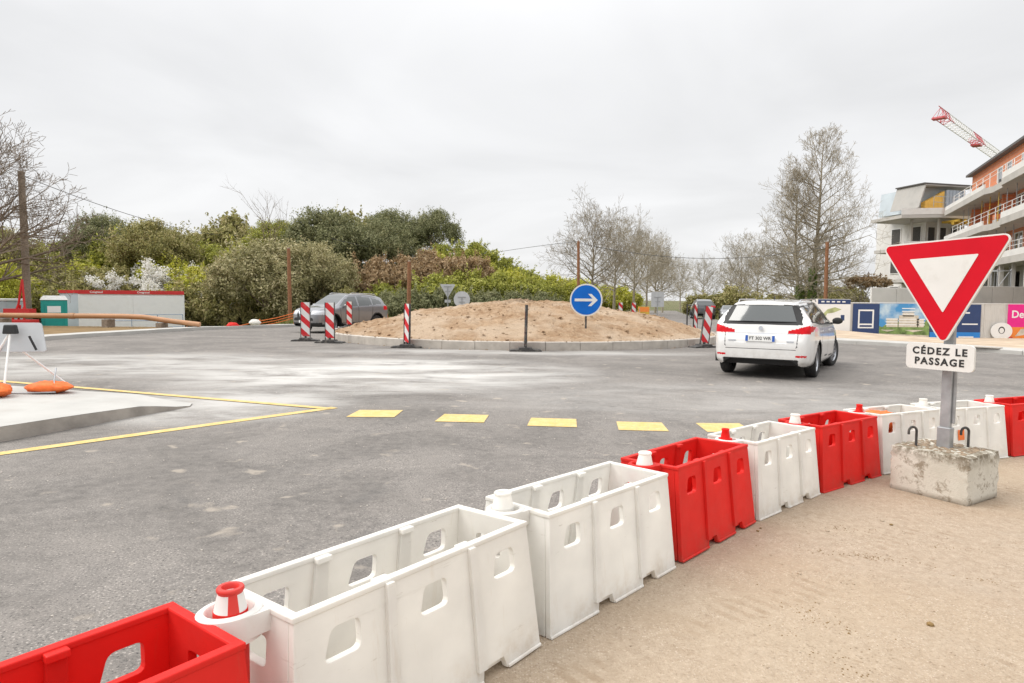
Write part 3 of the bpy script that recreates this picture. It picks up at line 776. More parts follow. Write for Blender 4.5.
for k, lb in enumerate(('orange sandbag at the bottom of the stack inside the white barrier', 'orange sandbag in the middle of the stack inside the white barrier', 'orange sandbag on top of the stack inside the white barrier left of the sign post')):
    o = obj('sandbag', bag_mesh('sandbag', 4 + k, .44, .30, .17), 'orange_bag', None, (x - .18 + .02 * k, y - .09 + .01 * k, BAR[6].location.z + .045 + .152 * k), BAR[6].rotation_euler[2] + .12 * k)
    tag(o, lb, 'sandbag', 'orange sandbags')

# ------------------------------------------------------------------ give way sign on its concrete block
bx, by = 3.535, 5.40
t = thing('yield_sign', 'red and white give way triangle on a grey post set in a concrete block', 'sign', (bx, by, gz(bx, by) + .008), 0)
# block: three ground corners give its yaw and size
blk_rz = math.atan2(5.378 - 5.113, 3.968 - 3.559)
def block():
    b = MB(); w, d, h = .53, .595, .375
    bm = bmesh.new(); bmesh.ops.create_cube(bm, size=1)
    for v in bm.verts: v.co = Vector((v.co.x * w, v.co.y * d, (v.co.z + .5) * h))
    bmesh.ops.subdivide_edges(bm, edges=bm.edges[:], cuts=14, use_grid_fill=True)
    r = random.Random(2)
    for v in bm.verts:
        e = sum(1 for q, m in ((abs(v.co.x), w / 2), (abs(v.co.y), d / 2), (abs(v.co.z - h / 2), h / 2)) if q > m - .004)
        k = .008 if e >= 2 else .001
        v.co += Vector((r.uniform(-1, 1), r.uniform(-1, 1), r.uniform(-1, 1))) * k * (1 if v.co.z > .01 else .2)
        if e >= 2: v.co -= Vector((math.copysign(.008, v.co.x), math.copysign(.008, v.co.y), .006 if v.co.z > .1 else 0))
    me = bpy.data.meshes.new('concrete_block'); bm.to_mesh(me); bm.free(); me.shade_smooth(); me.set_sharp_from_angle(angle=R(35)); return me
def blockmat():
    m = NT('weathered_block'); c = m.mix(m.rng(m.noise(4, 6, .65), .3, .7), (.50, .47, .395), (.66, .63, .56))
    s = m.rng(m.noise(8, 9, .78, dist=.15), .52, .62, 0, .75); c = m.mix(s, c, (.16, .115, .06))
    z = m.node('ShaderNodeSeparateXYZ'); m.l.new(m.pos(False), z.inputs[0])
    topd = m.math('MULTIPLY', m.rng(z.outputs[2], .27, .36), m.rng(m.noise(11, 7, .75), .40, .54)); c = m.mix(m.math('MULTIPLY', topd, .9), c, (.13, .10, .06))
    lowd = m.math('MULTIPLY', m.rng(z.outputs[2], .05, .0), .6); c = m.mix(lowd, c, (.15, .12, .08))
    m.color(c); m.rough(.95); m.bump(m.math('ADD', m.noise(30, 4, .7), m.noise(90, 2)), .28, .008); return m.m
M['block'] = blockmat()
M['soil_dark'] = plain('dark_filling', (.22, .16, .105), .95, var=.4, scale=25, bump=.8, bscale=60, dirt=(.40, .34, .26), dirt_amt=.6, dscale=30)
obj('concrete_block', block(), 'block', t, rz=blk_rz)
b = MB(); rs2 = random.Random(6); n_ = 22
b.add([((i / n_ - .5) * .45, (j / n_ - .5) * .51, .368 + (rs2.uniform(0, .016) if 0 < i < n_ and 0 < j < n_ else -.02)) for i in range(n_ + 1) for j in range(n_ + 1)], [(i * (n_ + 1) + j, (i + 1) * (n_ + 1) + j, (i + 1) * (n_ + 1) + j + 1, i * (n_ + 1) + j + 1) for i in range(n_) for j in range(n_)])
b.build('soil_filling', 'soil_dark', t, rz=blk_rz)
cr_, sr_ = math.cos(blk_rz), math.sin(blk_rz)
for (hx, hy) in ((-.17, .14), (.17, -.10)):
    b = MB(); px_, py_ = cr_ * hx - sr_ * hy, sr_ * hx + cr_ * hy
    pts = [(0, 0, .34), (0, 0, .50)] + [(-.035 + .035 * math.cos(R(q)), 0, .50 + .035 * math.sin(R(q))) for q in range(0, 181, 20)] + [(-.07, 0, .475)]
    b.tube(pts, .010, 8); b.build('lifting_hook', 'dark_rubber', t, (px_, py_, 0), R(8), smooth=50)
SY = R(-58)
b = MB(); b.box((0, 0, .45), (.10, .07, .18)); b.build('post_sleeve', 'grey_metal', t, rz=SY, bevel=.006)
b = MB(); b.box((0, 0, 1.15), (.078, .042, 1.55)); b.box((.05, .012, .85), (.024, .02, .55)); b.build('post', 'grey_metal', t, rz=SY, bevel=.006)
def round_tri(s, r, n=6):
    h = s * .866; cs = [(-s / 2, h / 3), (0, -2 * h / 3), (s / 2, h / 3)]
    out = []
    for (x, y) in cs:
        l = math.hypot(x, y); k = (l - 2 * r) / l; cx_, cy_ = x * k, y * k; a0 = math.degrees(math.atan2(y, x))
        for i in range(n + 1):
            a = R(a0 - 60 + 120 * i / n); out.append((cx_ + r * math.cos(a), cy_ + r * math.sin(a)))
    return out
SGN = Matrix.Translation((-.055, 0, 0)) @ Matrix.Rotation(SY, 4, 'Z') @ Matrix.Rotation(R(90), 4, 'X')       # local xy plate -> upright, front towards -y
def signpart(poly, z0, z1, name, mat, parent, zc, roll=0, off=(0, 0)):
    b = MB(); m = Matrix.Translation((0, 0, zc)) @ SGN @ Matrix.Translation((off[0], off[1], 0)) @ Matrix.Rotation(roll, 4, 'Z')
    b.prism(poly, z0, z1, m); return b.build(name, mat, parent)
zt = 1.688 - t.location.z; RL = R(2.4)
panel = signpart(round_tri(.985, .045), .026, .052, 'triangle_panel', 'sign_white', t, zt, RL)
signpart(round_tri(.945, .030), .0535, .0545, 'red_border', 'sign_red', panel, zt, RL)
signpart(round_tri(.515, .006, 3), .056, .057, 'white_centre', 'sign_white', panel, zt, RL)
zp = 1.035 - t.location.z
plq = signpart(rounded(-.255, .255, -.105, .105, .035, 5), .030, .055, 'plaque', 'sign_white', t, zp, off=(0, 0))
for j, line in enumerate(('CÉDEZ LE', 'PASSAGE')):
    me = text_mesh(line, .078, .0008, spacing=1.26, bold=.0028)
    o = obj('lettering', me, 'black', plq); o.matrix_local = Matrix.Translation((0, 0, zp)) @ SGN @ Matrix.Translation((0, .042 - .084 * j, .0565))
for z in (zt + .12, zt - .2, zp):
    b = MB(); b.box((0, -.028, z), (.16, .02, .035)); b.build('bracket', 'grey_metal', t, rz=SY)

# ------------------------------------------------------------------ striped road-works markers
def marker_base(seed=0):
    b = MB()
    prof = [(-.46, 0), (.46, 0), (.44, .045), (.20, .065), (.18, .11), (-.18, .11), (-.20, .065), (-.44, .045)]
    vs = [(x, y, z) for y in (-.19, .19) for x, z in prof]; n = len(prof)
    b.add(vs, [tuple(range(n)), tuple(range(2 * n - 1, n - 1, -1))] + [(i, (i + 1) % n, (i + 1) % n + n, i + n) for i in range(n)])
    return b.mesh('foot')
MK_BASE = marker_base()
b = MB(); b.prism(rounded(-.145, .145, .16, 1.30, .02), -.012, .012, Matrix.Rotation(R(90), 4, 'X')); MK_PANEL = b.mesh('striped_panel')
MK_FRAME = []
for x in (-1, 1): b = MB(); b.box((x * .152, 0, .70), (.016, .062, 1.22)); MK_FRAME.append(b.mesh('edge_rail'))
b = MB(); b.box((0, 0, .10), (.06, .05, .16)); MK_STUB = b.mesh('socket')
def marker(x, y, yaw, label, z=None, tilt=(0, 0), sc=1.0, base=0.):
    t = thing('road_marker', label, 'marker', (x, y, gz(x, y) if z is None else z), yaw, 'striped road-works markers round the roundabout')
    t.scale = (sc,) * 3
    obj('foot', MK_BASE, 'dark_rubber', t, rz=base, bevel=.01)
    for nm, me, mt in (('striped_panel', MK_PANEL, 'stripes'), ('edge_rail', MK_FRAME[0], 'dark_rubber'), ('edge_rail', MK_FRAME[1], 'dark_rubber'), ('socket', MK_STUB, 'dark_rubber')):
        o = obj(nm, me, mt, t); o.rotation_euler = (R(tilt[0]), R(tilt[1]), 0)
    return t
marker(-6.93, 22.45, R(8), 'striped marker in front of the grey car bonnet, leftmost of the three')
marker(-5.88, 21.6, R(-4), 'striped marker in front of the grey car, middle and nearest of the three')
marker(-6.50, 26.7, R(40), 'striped marker beside the grey car doors, half hidden behind the mound edge', z=mound_h(-6.5, 26.7) - .02, sc=.8)
marker(-3.12, 19.85, R(-52), 'striped marker turned sideways on a black foot left of the mound front', tilt=(0, 1.5), base=R(52))
marker(.38, 18.9, R(93), 'marker seen edge on as a dark bar in front of the mound', tilt=(1, 0), base=R(-91))
marker(6.02, 21.0, R(22), 'tilted striped marker right beside the white car tail', tilt=(0, 8))
marker(8.2, 30.0, R(45), 'smaller striped marker behind the right end of the mound')
marker(7.75, 29.7, R(75), 'marker seen edge on behind the right end of the mound')
marker(7.0, 43.4, R(20), 'far striped marker standing just past the mound crest, left of a pair')
marker(8.0, 44.2, R(15), 'far striped marker standing just past the mound crest, right of a pair')
marker(20.2, 53.5, R(10), 'far striped marker beside the road to the left of the white car roof')

# ------------------------------------------------------------------ round blue arrow sign
sx_, sy_ = 2.32, 21.1
t = thing('arrow_sign', 'round blue sign with a white arrow standing on the mound', 'sign', (sx_, sy_, mound_h(sx_, sy_) - .04), R(-5))
zc = 1.46 - t.location.z
b = MB(); b.box((0, .02, zc / 2 - .15), (.06, .03, zc + .3 + .3)); b.build('post', 'dark_rubber', t)
RX = Matrix.Rotation(R(90), 4, 'X')
circ = lambda r, n=40: [(r * math.cos(2 * math.pi * i / n), r * math.sin(2 * math.pi * i / n)) for i in range(n)]
b = MB(); b.prism(circ(.51), .0, .025, Matrix.Translation((0, 0, zc)) @ RX); pan = b.build('disc', 'sign_white', t)
b = MB(); b.prism(circ(.465), .027, .029, Matrix.Translation((0, 0, zc)) @ RX); b.build('blue_face', 'sign_blue', pan)
arrow = [(-.36, -.042), (.20, -.042), (.06, -.19), (.165, -.19), (.36, 0), (.165, .19), (.06, .19), (.20, .042), (-.36, .042)]
b = MB(); b.prism(arrow, .031, .033, Matrix.Translation((0, 0, zc)) @ RX); b.build('arrow', 'sign_white', pan)

# sign backs beyond the mound
def sign_back(kind, x, y, zc, size, label, rz=0):
    t = thing('sign_back', label, 'sign', (x, y, gz(x, y)), rz); z = zc - gz(x, y)
    b = MB(); b.box((0, -.03, z / 2), (.06, .04, z + .3)); b.build('post', 'grey_metal', t)
    b = MB(); poly = round_tri(size, .04) if kind == 'tri' else circ(size / 2, 32) if kind == 'disc' else rounded(-size * .42, size * .42, -size * .5, size * .5, .04)
    b.prism(poly, -.015, .015, Matrix.Translation((0, 0, z)) @ RX); p = b.build('plate', 'sign_back', t)
    for dz_, wd in ((.15, .5), (-.15, .35)):
        b = MB(); b.box((0, -.03, z + size * dz_), (size * wd, .03, .04)); b.build('rail', 'grey_metal', p)
    if kind == 'tri': b = MB(); b.box((0, -.01, z - size * .78), (.36, .025, .18)); b.build('plate', 'sign_back', t)
    return t
sign_back('tri', -3.9, 40.5, 2.05, .95, 'grey back of an inverted triangle sign beyond the mound', R(12))
sign_back('disc', -2.85, 37.9, 1.42, .92, 'grey back of a round sign at the mound crest')
sign_back('rect', 11.9, 55, 1.55, 1.25, 'pale rectangular sign back beside the far road')
t = thing('works_sign', 'yellow and red temporary sign on the far verge', 'sign', (9.6, 49, gz(9.6, 49)), 0)
b = MB(); b.prism(rounded(-.42, .42, .35, 1.0, .04), -.02, .02, RX); p = b.build('panel', M['formwork'], t)
b = MB(); b.prism(rounded(-.38, .38, .62, .96, .04), .022, .026, RX); b.build('red_band', 'poster_orange', p)
for s in (-1, 1): b = MB(); b.tube([(s * .3, .02, 1.0), (s * .34, .3 * s, 0)], .018, 6); b.build('leg', 'grey_metal', t)

# folding road sign seen from behind, weighed down with sandbags
fx, fy = -6.74, 8.78; fz = isl_h(fx, fy)
t = thing('folding_sign', 'grey back of a folding road sign on thin legs on the island', 'sign', (fx, fy, fz), R(8))
def backplate():
    b = MB(); ang = R(-14)
    m = Matrix.Translation((-.05, 0,   .46 + .27)) @ Matrix.Rotation(ang, 4, 'X') @ Matrix.Rotation(R(90), 4, 'X')
    poly = rounded(-.60, .60, -.195, .195, .035, 4); poly = [(x * (1.0 - .10 * (y / .235)), y) for x, y in poly]
    b.prism(poly, -.012, .012, m); return b
p = backplate().build('back_plate', 'sign_back', t, bevel=.004)
b = MB(); b.box((.20, -.10, .84), (.17, .09, .12), taper=.8); b.build('clamp', 'black', t, bevel=.015)
for x0 in (-.30, .40):
    b = MB(); b.box((x0 + .06, -.10 if x0 > 0 else -.10, .66), (.022, .02, .20), tilt=Matrix.Rotation(R(-24), 3, 'Y')); b.build('latch_strap', 'black', t)
for q in ([(.20, -.11, .80), (.26, -.42, .0)], [(.18, -.08, .80), (-.32, -.02, 0.0)], [(.22, .0, .6), (.62, .50, 0)], [(.26, -.42, .012), (-.32, -.02, .012)]):
    b = MB(); b.tube(q, .014, 8); b.build('leg', 'white_paint', t, smooth=50)
b = MB(); b.tube([(.60, .16, .30), (.68, -.06, .16), (.74, -.15, .015), (.20, -.2, .015)], .011, 8); b.build('leg', 'grey_metal', t, smooth=50)
o = obj('sandbag', bag_mesh('sandbag', 8, .60, .34, .15), 'orange_bag', None, (-6.15, 8.85, isl_h(-6.15, 8.85)), R(8)); tag(o, 'orange sandbag lying on the island under the folding sign leg', 'sandbag', 'orange sandbags')
o = obj('sandbag', bag_mesh('sandbag', 9, .42, .36, .17), 'orange_bag', None, (-6.52, 8.38, isl_h(-6.52, 8.38)), R(-30)); tag(o, 'orange sandbag cut off by the left edge of the picture', 'sandbag', 'orange sandbags')

# ------------------------------------------------------------------ cars
def interp(keys, x):
    xs_ = [k[0] for k in keys]; n = len(keys)
    out = []
    for j in range(1, len(keys[0])):
        ys_ = np.array([k[j] for k in keys], float); xa = np.array(xs_, float)
        d = np.diff(ys_) / np.diff(xa); m = np.zeros(n); m[0], m[-1] = d[0], d[-1]
        for i in range(1, n - 1): m[i] = 0 if d[i - 1] * d[i] <= 0 else 2 * d[i - 1] * d[i] / (d[i - 1] + d[i])
        i = int(np.clip(np.searchsorted(xa, x) - 1, 0, n - 2)); h = xa[i + 1] - xa[i]; t = min(max((x - xa[i]) / h, 0), 1)
        out.append((1 + 2 * t) * (1 - t) ** 2 * ys_[i] + t * (1 - t) ** 2 * h * m[i] + t * t * (3 - 2 * t) * ys_[i + 1] + t * t * (t - 1) * h * m[i + 1])
    return out if len(out) > 1 else out[0]
def car(P, name, label, loc, rz, paint_mat, plate=None, detail=1):
    t = thing(name, label, 'car', loc, rz, P.get('group'))
    x0, x1 = P['top'][0][0], P['top'][-1][0]
    xs_ = []; x = x0
    while x < x1:
        xs_.append(x); e = min(x - x0, x1 - x)
        x += .003 if e < .06 else (.004 if detail else .008) if e < .45 else .022
    xs_.append(x1)
    NP = 64; V = []; secs = []
    for x in xs_:
        zt_ = interp(P['top'], x); zb = interp(P['bot'], x); w = interp(P['width'], x); belt = interp(P['belt'], x); wr = interp(P['roofw'], x)
        zt_ = max(zt_, zb + .05)
        bl = min(belt, zb + (zt_ - zb) * .86)
        hgt = max(0., zt_ - bl)
        if zt_ - belt > .12: shoulder, redge = w * .965, max(wr, .3)
        else:
            q = S((zt_ - belt) / .12); shoulder = w * .965; redge = w * .86 * (1 - q) + q * max(wr, .3)
        mid = zb + (bl - zb) * .62
        ctl = [(w * .86, zb), (w * .965, zb + (bl - zb) * .12), (w * .995, zb + (bl - zb) * .36), (w, mid), (w * .992, zb + (bl - zb) * .86), (shoulder, bl), (shoulder * .55 + redge * .45, bl + hgt * .47), (redge, bl + hgt * .88), (redge * .86, zt_ - hgt * .035), (redge * .45, zt_ - .004), (0, zt_)]
        pr = []
        n = len(ctl); m_ = NP / (n - 1)
        for k in range(NP + 1):
            u = k / NP * (n - 1); i = min(int(u), n - 2); f = u - i
            p0, p1, p2, p3 = ctl[max(i - 1, 0)], ctl[i], ctl[i + 1], ctl[min(i + 2, n - 1)]
            if i + 2 > n - 1: p3 = (-ctl[n - 2][0], ctl[n - 2][1])
            g = .38
            pr.append(tuple(((2 * f ** 3 - 3 * f * f + 1) * p1[j] + (f ** 3 - 2 * f * f + f) * (p2[j] - p0[j]) * g + (-2 * f ** 3 + 3 * f * f) * p2[j] + (f ** 3 - f * f) * (p3[j] - p1[j]) * g) for j in (0, 1)))
        secs.append(pr)
    NX = len(xs_); NC = 2 * NP + 1
    Vs = []
    for i, x in enumerate(xs_):
        pr = secs[i]; Vs += [(x, -y, z) for y, z in pr] + [(x, y, z) for y, z in pr[-2::-1]]
    classes = {}
    wx = P['wheels']; wr_ = P['wheel_r']; arch = wr_ + .055
    for i in range(NX - 1):
        for k in range(NC - 1):
            a = i * NC + k; f = (a, a + NC, a + NC + 1, a + 1)
            cx_ = (xs_[i] + xs_[i + 1]) / 2; y = (Vs[a][1] + Vs[a + 1][1] + Vs[a + NC][1] + Vs[a + NC + 1][1]) / 4; z = (Vs[a][2] + Vs[a + 1][2] + Vs[a + NC][2] + Vs[a + NC + 1][2]) / 4
            if abs(y) > .45 and any((cx_ - q) ** 2 + (z - wr_) ** 2 < arch ** 2 for q in wx): continue
            kk = k if k < NP else NC - 2 - k
            c = P['classify'](cx_, y, z, kk / NP)
            classes.setdefault(c, []).append(f)
    for i in (0, NX - 1):
        for k in range(NP):
            a = i * NC; f = (a + k, a + k + 1, a + NC - 2 - k, a + NC - 1 - k)
            z = (Vs[f[0]][2] + Vs[f[1]][2]) / 2
            classes.setdefault(P['classify'](xs_[i], 0, z, .5), []).append(f)
    def emit(nm, faces, mat, parent, off=0.):
        used = sorted({i for f in faces for i in f}); mp = {o: n for n, o in enumerate(used)}
        me = bpy.data.meshes.new(nm); me.from_pydata([Vs[i] for i in used], [], [tuple(mp[i] for i in f) for f in faces])
        bm = bmesh.new(); bm.from_mesh(me); bmesh.ops.recalc_face_normals(bm, faces=bm.faces); 
        bm.normal_update()
        s = sum(f.normal.dot(f.calc_center_median() - Vector((0, 0, .7))) for f in bm.faces)
        if s < 0: bmesh.ops.reverse_faces(bm, faces=bm.faces)
        bm.to_mesh(me); bm.free(); me.shade_smooth()
        return obj(nm, me, mat, parent)
    mats = dict(body=paint_mat, door=paint_mat, tailgate=paint_mat, bonnet=paint_mat, window='car_glass', rear_window='car_glass', windscreen='car_glass', tail_light='tail_red', headlight='lamp_clear', bumper_trim='black', seam='black', grille='black', reflector='tail_red', roof_trim='black', chrome_trim='chrome', lower_trim='black')
    parts = {}
    for c, fs_ in sorted(classes.items()):
        nm = c.split('|')[0]
        parts[c] = emit(nm, fs_, mats[nm], t)
    # floor pan keeps the inside dark
    b = MB(); b.box((0, 0, .30), (x1 - x0 - .5, 1.3, .10)); b.box(((x0 + x1) / 2 - .2, 0, .62), (2.9, 1.35, .6)); b.build('floor_pan', 'black', t)
    for q in wx:
        for s in (-1, 1):
            yy = s * (interp(P['width'], q) - .125)
            wh = bpy.data.objects.new('wheel', None); COL.objects.link(wh); wh.parent = t; wh.location = (q, yy, wr_)
            if q > 0: wh.rotation_euler = (0, 0, P.get('steer', 0))
            ty = MB(); mw = Matrix.Rotation(R(90), 4, 'X')
            ty.lathe([(wr_ * .66, -.09), (wr_ * .90, -.105), (wr_ * .985, -.085), (wr_, -.03), (wr_, .03), (wr_ * .985, .085), (wr_ * .90, .105), (wr_ * .66, .09)], 32, mw)
            ty.build('tyre', 'tyre', wh, smooth=50)
            rm = MB(); rm.lathe([(wr_ * .67, -.085), (wr_ * .64, -.07), (wr_ * .61, -.02), (wr_ * .61, .02), (wr_ * .64, .07), (wr_ * .67, .085)], 28, mw)
            for a in range(10):
                an = 2 * math.pi * a / 10; m3 = Matrix.Rotation(an, 3, 'Y')
                rm.box(m3 @ Vector((wr_ * .36, s * .055, 0)), (wr_ * .58, .03, .035), tilt=m3)
            rm.lathe([(.001, s * .075), (.06, s * .07), (.07, s * .05)], 16, Matrix.Rotation(R(-90), 4, 'X'))
            rm.lathe([(.02, 0), (wr_ * .6, 0)], 20, mw)
            rm.build('rim', 'rim', wh, smooth=40)
            liner = MB(); liner.lathe([(arch + .02, -.16), (arch + .02, .11)], 32, mw); liner.lathe([(.03, -s * -.14), (arch + .02, s * .14)], 24, mw)
            liner.f = [f for f in liner.f if min(liner.v[i][2] for i in f) > -.12]
            o = liner.build('wheel_arch', 'black', t, (q, yy, wr_))
    for s in (-1, 1):
        mx_ = P['mirror']; yy = s * (interp(P['width'], mx_[0]) + .07)
        bm = bmesh.new(); bmesh.ops.create_uvsphere(bm, u_segments=16, v_segments=10, radius=1)
        for v in bm.verts: v.co = Vector((v.co.x * .065 * (1 if v.co.x > 0 else .4), v.co.y * .105, v.co.z * .072))
        me = bpy.data.meshes.new('mirror'); bm.to_mesh(me); bm.free(); me.shade_smooth()
        o = obj('mirror', me, P.get('mirror_mat', paint_mat), t, (mx_[0], yy, mx_[1]))
        b = MB(); b.box((0, -s * .12, -.05), (.06, .16, .03)); b.build('mirror_arm', 'black', o)
    return t, parts

def pip(poly, x, y):
    c = False; n = len(poly)
    for i in range(n):
        xa, ya = poly[i]; xb, yb = poly[i - 1]
        if (ya > y) != (yb > y) and x < (xb - xa) * (y - ya) / (yb - ya) + xa: c = not c
    return c
def near_line(poly, x, z, w=.008):
    for i in range(len(poly) - 1):
        (xa, za), (xb, zb) = poly[i], poly[i + 1]; dx_, dz_ = xb - xa, zb - za; l2 = dx_ * dx_ + dz_ * dz_
        t_ = min(1, max(0, ((x - xa) * dx_ + (z - za) * dz_) / l2))
        if math.hypot(x - xa - t_ * dx_, z - za - t_ * dz_) < w: return True
    return False
# --- white estate car
SIDE_W = [[(-1.98, 1.08), (-1.80, 1.315), (-1.12, 1.365), (-1.10, 1.02)], [(-1.03, 1.015), (-1.05, 1.368), (-.22, 1.385), (-.18, .985)], [(-.10, .98), (-.14, 1.385), (.22, 1.36), (.62, 1.19), (.98, .995), (.80, .965)]]
def cls_white(x, y, z, k):
    ay = abs(y); sd = 'left' if y > 0 else 'right'
    if k < .80:
        for i, p in enumerate(SIDE_W):
            if pip(p, x, z): return 'window|%s%d' % (sd, i)
        if pip([(-2.03, 1.05), (-1.82, 1.345), (-.2, 1.415), (.26, 1.385), (.66, 1.215), (1.06, .985), (.80, .945), (-1.2, .985)], x, z) and not pip([(-2.0, 1.07), (-2.05, 1.4), (-1.86, 1.4), (-1.83, 1.31)], x, z): return 'roof_trim'
    if x < -1.70 and .80 < z < .995:
        lim = .47
        if x < -2.12 and ay > lim and z > .84 and z < .885 + (ay - lim) * .33: return 'tail_light|' + sd
        if x >= -2.12 and k < .8 and z > .86 + (x + 2.12) * .30 and z < .985 - (x + 2.12) * .05: return 'tail_light|' + sd
    if x < -1.85 and k > .60 and 1.0 < z < 1.36 and ay < .74 - (z - 1.02) * .42: return 'roof_trim'
    if .36 < x < 1.10 and k > .78: return 'windscreen'
    if z < .375 and x < -1.9 and ay < .66: return 'bumper_trim'
    if z < .25: return 'lower_trim'
    if x < -2.2 and .42 < z < .455 and ay > .55 and ay < .80: return 'reflector|' + sd
    if x < -2.0 and abs(z - .835) < .007 and ay < .60: return 'chrome_trim'
    if x < -2.05 and (near_line([(.64, .86), (.63, .60), (.56, .555), (.0, .55)], ay, z, .006)): return 'seam'
    if k < .8 and near_line([(-.14, .98), (-.14, .34), (.92, .30), (1.02, .95)], x, z, .009): return 'seam|%s front' % sd
    if k < .8 and near_line([(-.16, .36), (-.85, .34), (-1.0, .62), (-1.05, 1.0)], x, z, .009): return 'seam|%s rear' % sd
    if k < .8 and -.13 < x < .98 and .32 < z < .98: return 'door|%s front' % sd
    if k < .8 and -1.0 < x < -.14 and .36 < z < 1.0 and (x > -.86 or z > .34 + (-.85 - x) * 2): return 'door|%s rear' % sd
    if x > 2.0 and .58 < z < .74 and ay > .4: return 'headlight|' + sd
    if x > 2.15 and .35 < z < .58 and ay < .5: return 'grille'
    if x < -2.0 and .55 < z < 1.02 and ay < .64: return 'tailgate'
    return 'body'
WHITE = dict(
    top=[(-2.29, .66), (-2.275, .735), (-2.245, .80), (-2.215, .90), (-2.19, 1.0), (-2.10, 1.17), (-2.0, 1.355), (-1.985, 1.395), (-1.93, 1.415), (-1.6, 1.442), (-.9, 1.468), (-.3, 1.47), (.3, 1.43), (.7, 1.245), (1.1, 1.02), (1.35, .955), (1.8, .885), (2.1, .80), (2.23, .70), (2.29, .54)],
    bot=[(-2.29, .36), (-2.25, .28), (-2.0, .22), (-1.2, .18), (1.2, .17), (2.0, .18), (2.29, .24)],
    width=[(-2.29, .62), (-2.27, .71), (-2.22, .785), (-2.12, .842), (-1.9, .882), (-1.3, .90), (0, .905), (1.2, .90), (1.8, .86), (2.1, .76), (2.23, .64), (2.29, .48)],
    belt=[(-2.29, .74), (-2.2, .98), (-2.0, 1.04), (-1.2, .99), (.8, .945), (2.3, .80)],
    roofw=[(-2.29, .56), (-2.1, .555), (-1.9, .55), (-.5, .59), (.4, .60), (1.1, .70), (2.3, .7)],
    wheels=(-1.365, 1.365), wheel_r=.325, steer=R(-12), mirror=(.80, 1.02), mirror_mat='black', classify=cls_white)
cw_rz = R(90 - 31.5)
wc, wp = car(WHITE, 'estate_car', 'white estate car seen from behind, driving round the roundabout', (5.92, 14.66, 0.0), cw_rz, 'car_white'); wc.scale = (1.03,) * 3
tg = wp.get('tailgate', wc)
m = Matrix.Translation((-2.292, 0, .745)) @ Matrix.Rotation(R(-90), 4, 'Z') @ Matrix.Rotation(R(90 - 4), 4, 'X')
b = MB(); b.prism(rounded(-.26, .26, -.055, .055, .01), .0, .006, m); pl = b.build('number_plate', 'plate', tg)
for s in (-1, 1): b = MB(); b.prism(rounded(s * .235 - .023, s * .235 + .023, -.054, .054, .008), .007, .008, m); b.build('plate_band', 'plate_blue', pl)
o = obj('lettering', text_mesh('FT 302 WR', .080, .0006, bold=.001), 'black', pl); o.matrix_local = m @ Matrix.Translation((0, 0, .0085))
b = MB(); nu, nv = 14, 8; g = []
for sgn_ in (0, .006):
    for j in range(nv + 1):
        for i in range(nu + 1):
            v = j / nv; u = i / nu * 2 - 1; z = 1.06 + .285 * v; w = .60 - .11 * v
            xx = np.interp(z, [1.0, 1.17, 1.355], [-2.19, -2.10, -2.0]) - .030 + .022 * u * u
            g.append((xx - sgn_, u * w, z))
n1 = (nu + 1) * (nv + 1)
for j in range(nv):
    for i in range(nu): a = j * (nu + 1) + i; b.f.append((a + n1, a + n1 + 1, a + n1 + nu + 2, a + n1 + nu + 1))
b.v = g; b.build('rear_window', 'car_glass', wc, smooth=60)
b = MB(); b.box((-2.155, .0, 1.055), (.03, .32, .028)); b.box((-2.13, .02, 1.07), (.04, .05, .05)); b.build('wiper', 'black', wc)
for s in (-1, 1): b = MB(); b.tube([(-1.60, s * .555, 1.41), (-1.5, s * .56, 1.455), (.1, s * .60, 1.475), (.2, s * .60, 1.43)], .014, 8); b.build('roof_rail', 'chrome', wc, smooth=50)
b = MB(); b.box((-1.0, 0, 1.50), (.05, .02, .09), taper=.4); b.build('aerial', 'black', wc)
b = MB(); b.prism(circ(.04, 16), 0, .01, Matrix.Translation((-2.24, 0, .93)) @ Matrix.Rotation(R(-90), 4, 'Z') @ Matrix.Rotation(R(80), 4, 'X')); b.build('badge', 'chrome', tg)
for (yy, wv) in ((.50, .14), (-.52, .12)):
    b = MB(); b.prism(rounded(-wv / 2, wv / 2, -.012, .012, .004), 0, .005, Matrix.Translation((-2.287, yy, .70)) @ Matrix.Rotation(R(-90), 4, 'Z') @ Matrix.Rotation(R(84), 4, 'X')); b.build('badge', 'chrome', tg)
for sgn in (-1, 1):
    for xx in (.05, -.92): b = MB(); b.box((xx, sgn * .905, .86), (.17, .025, .025)); b.build('door_handle', 'car_white', wc, bevel=.006)
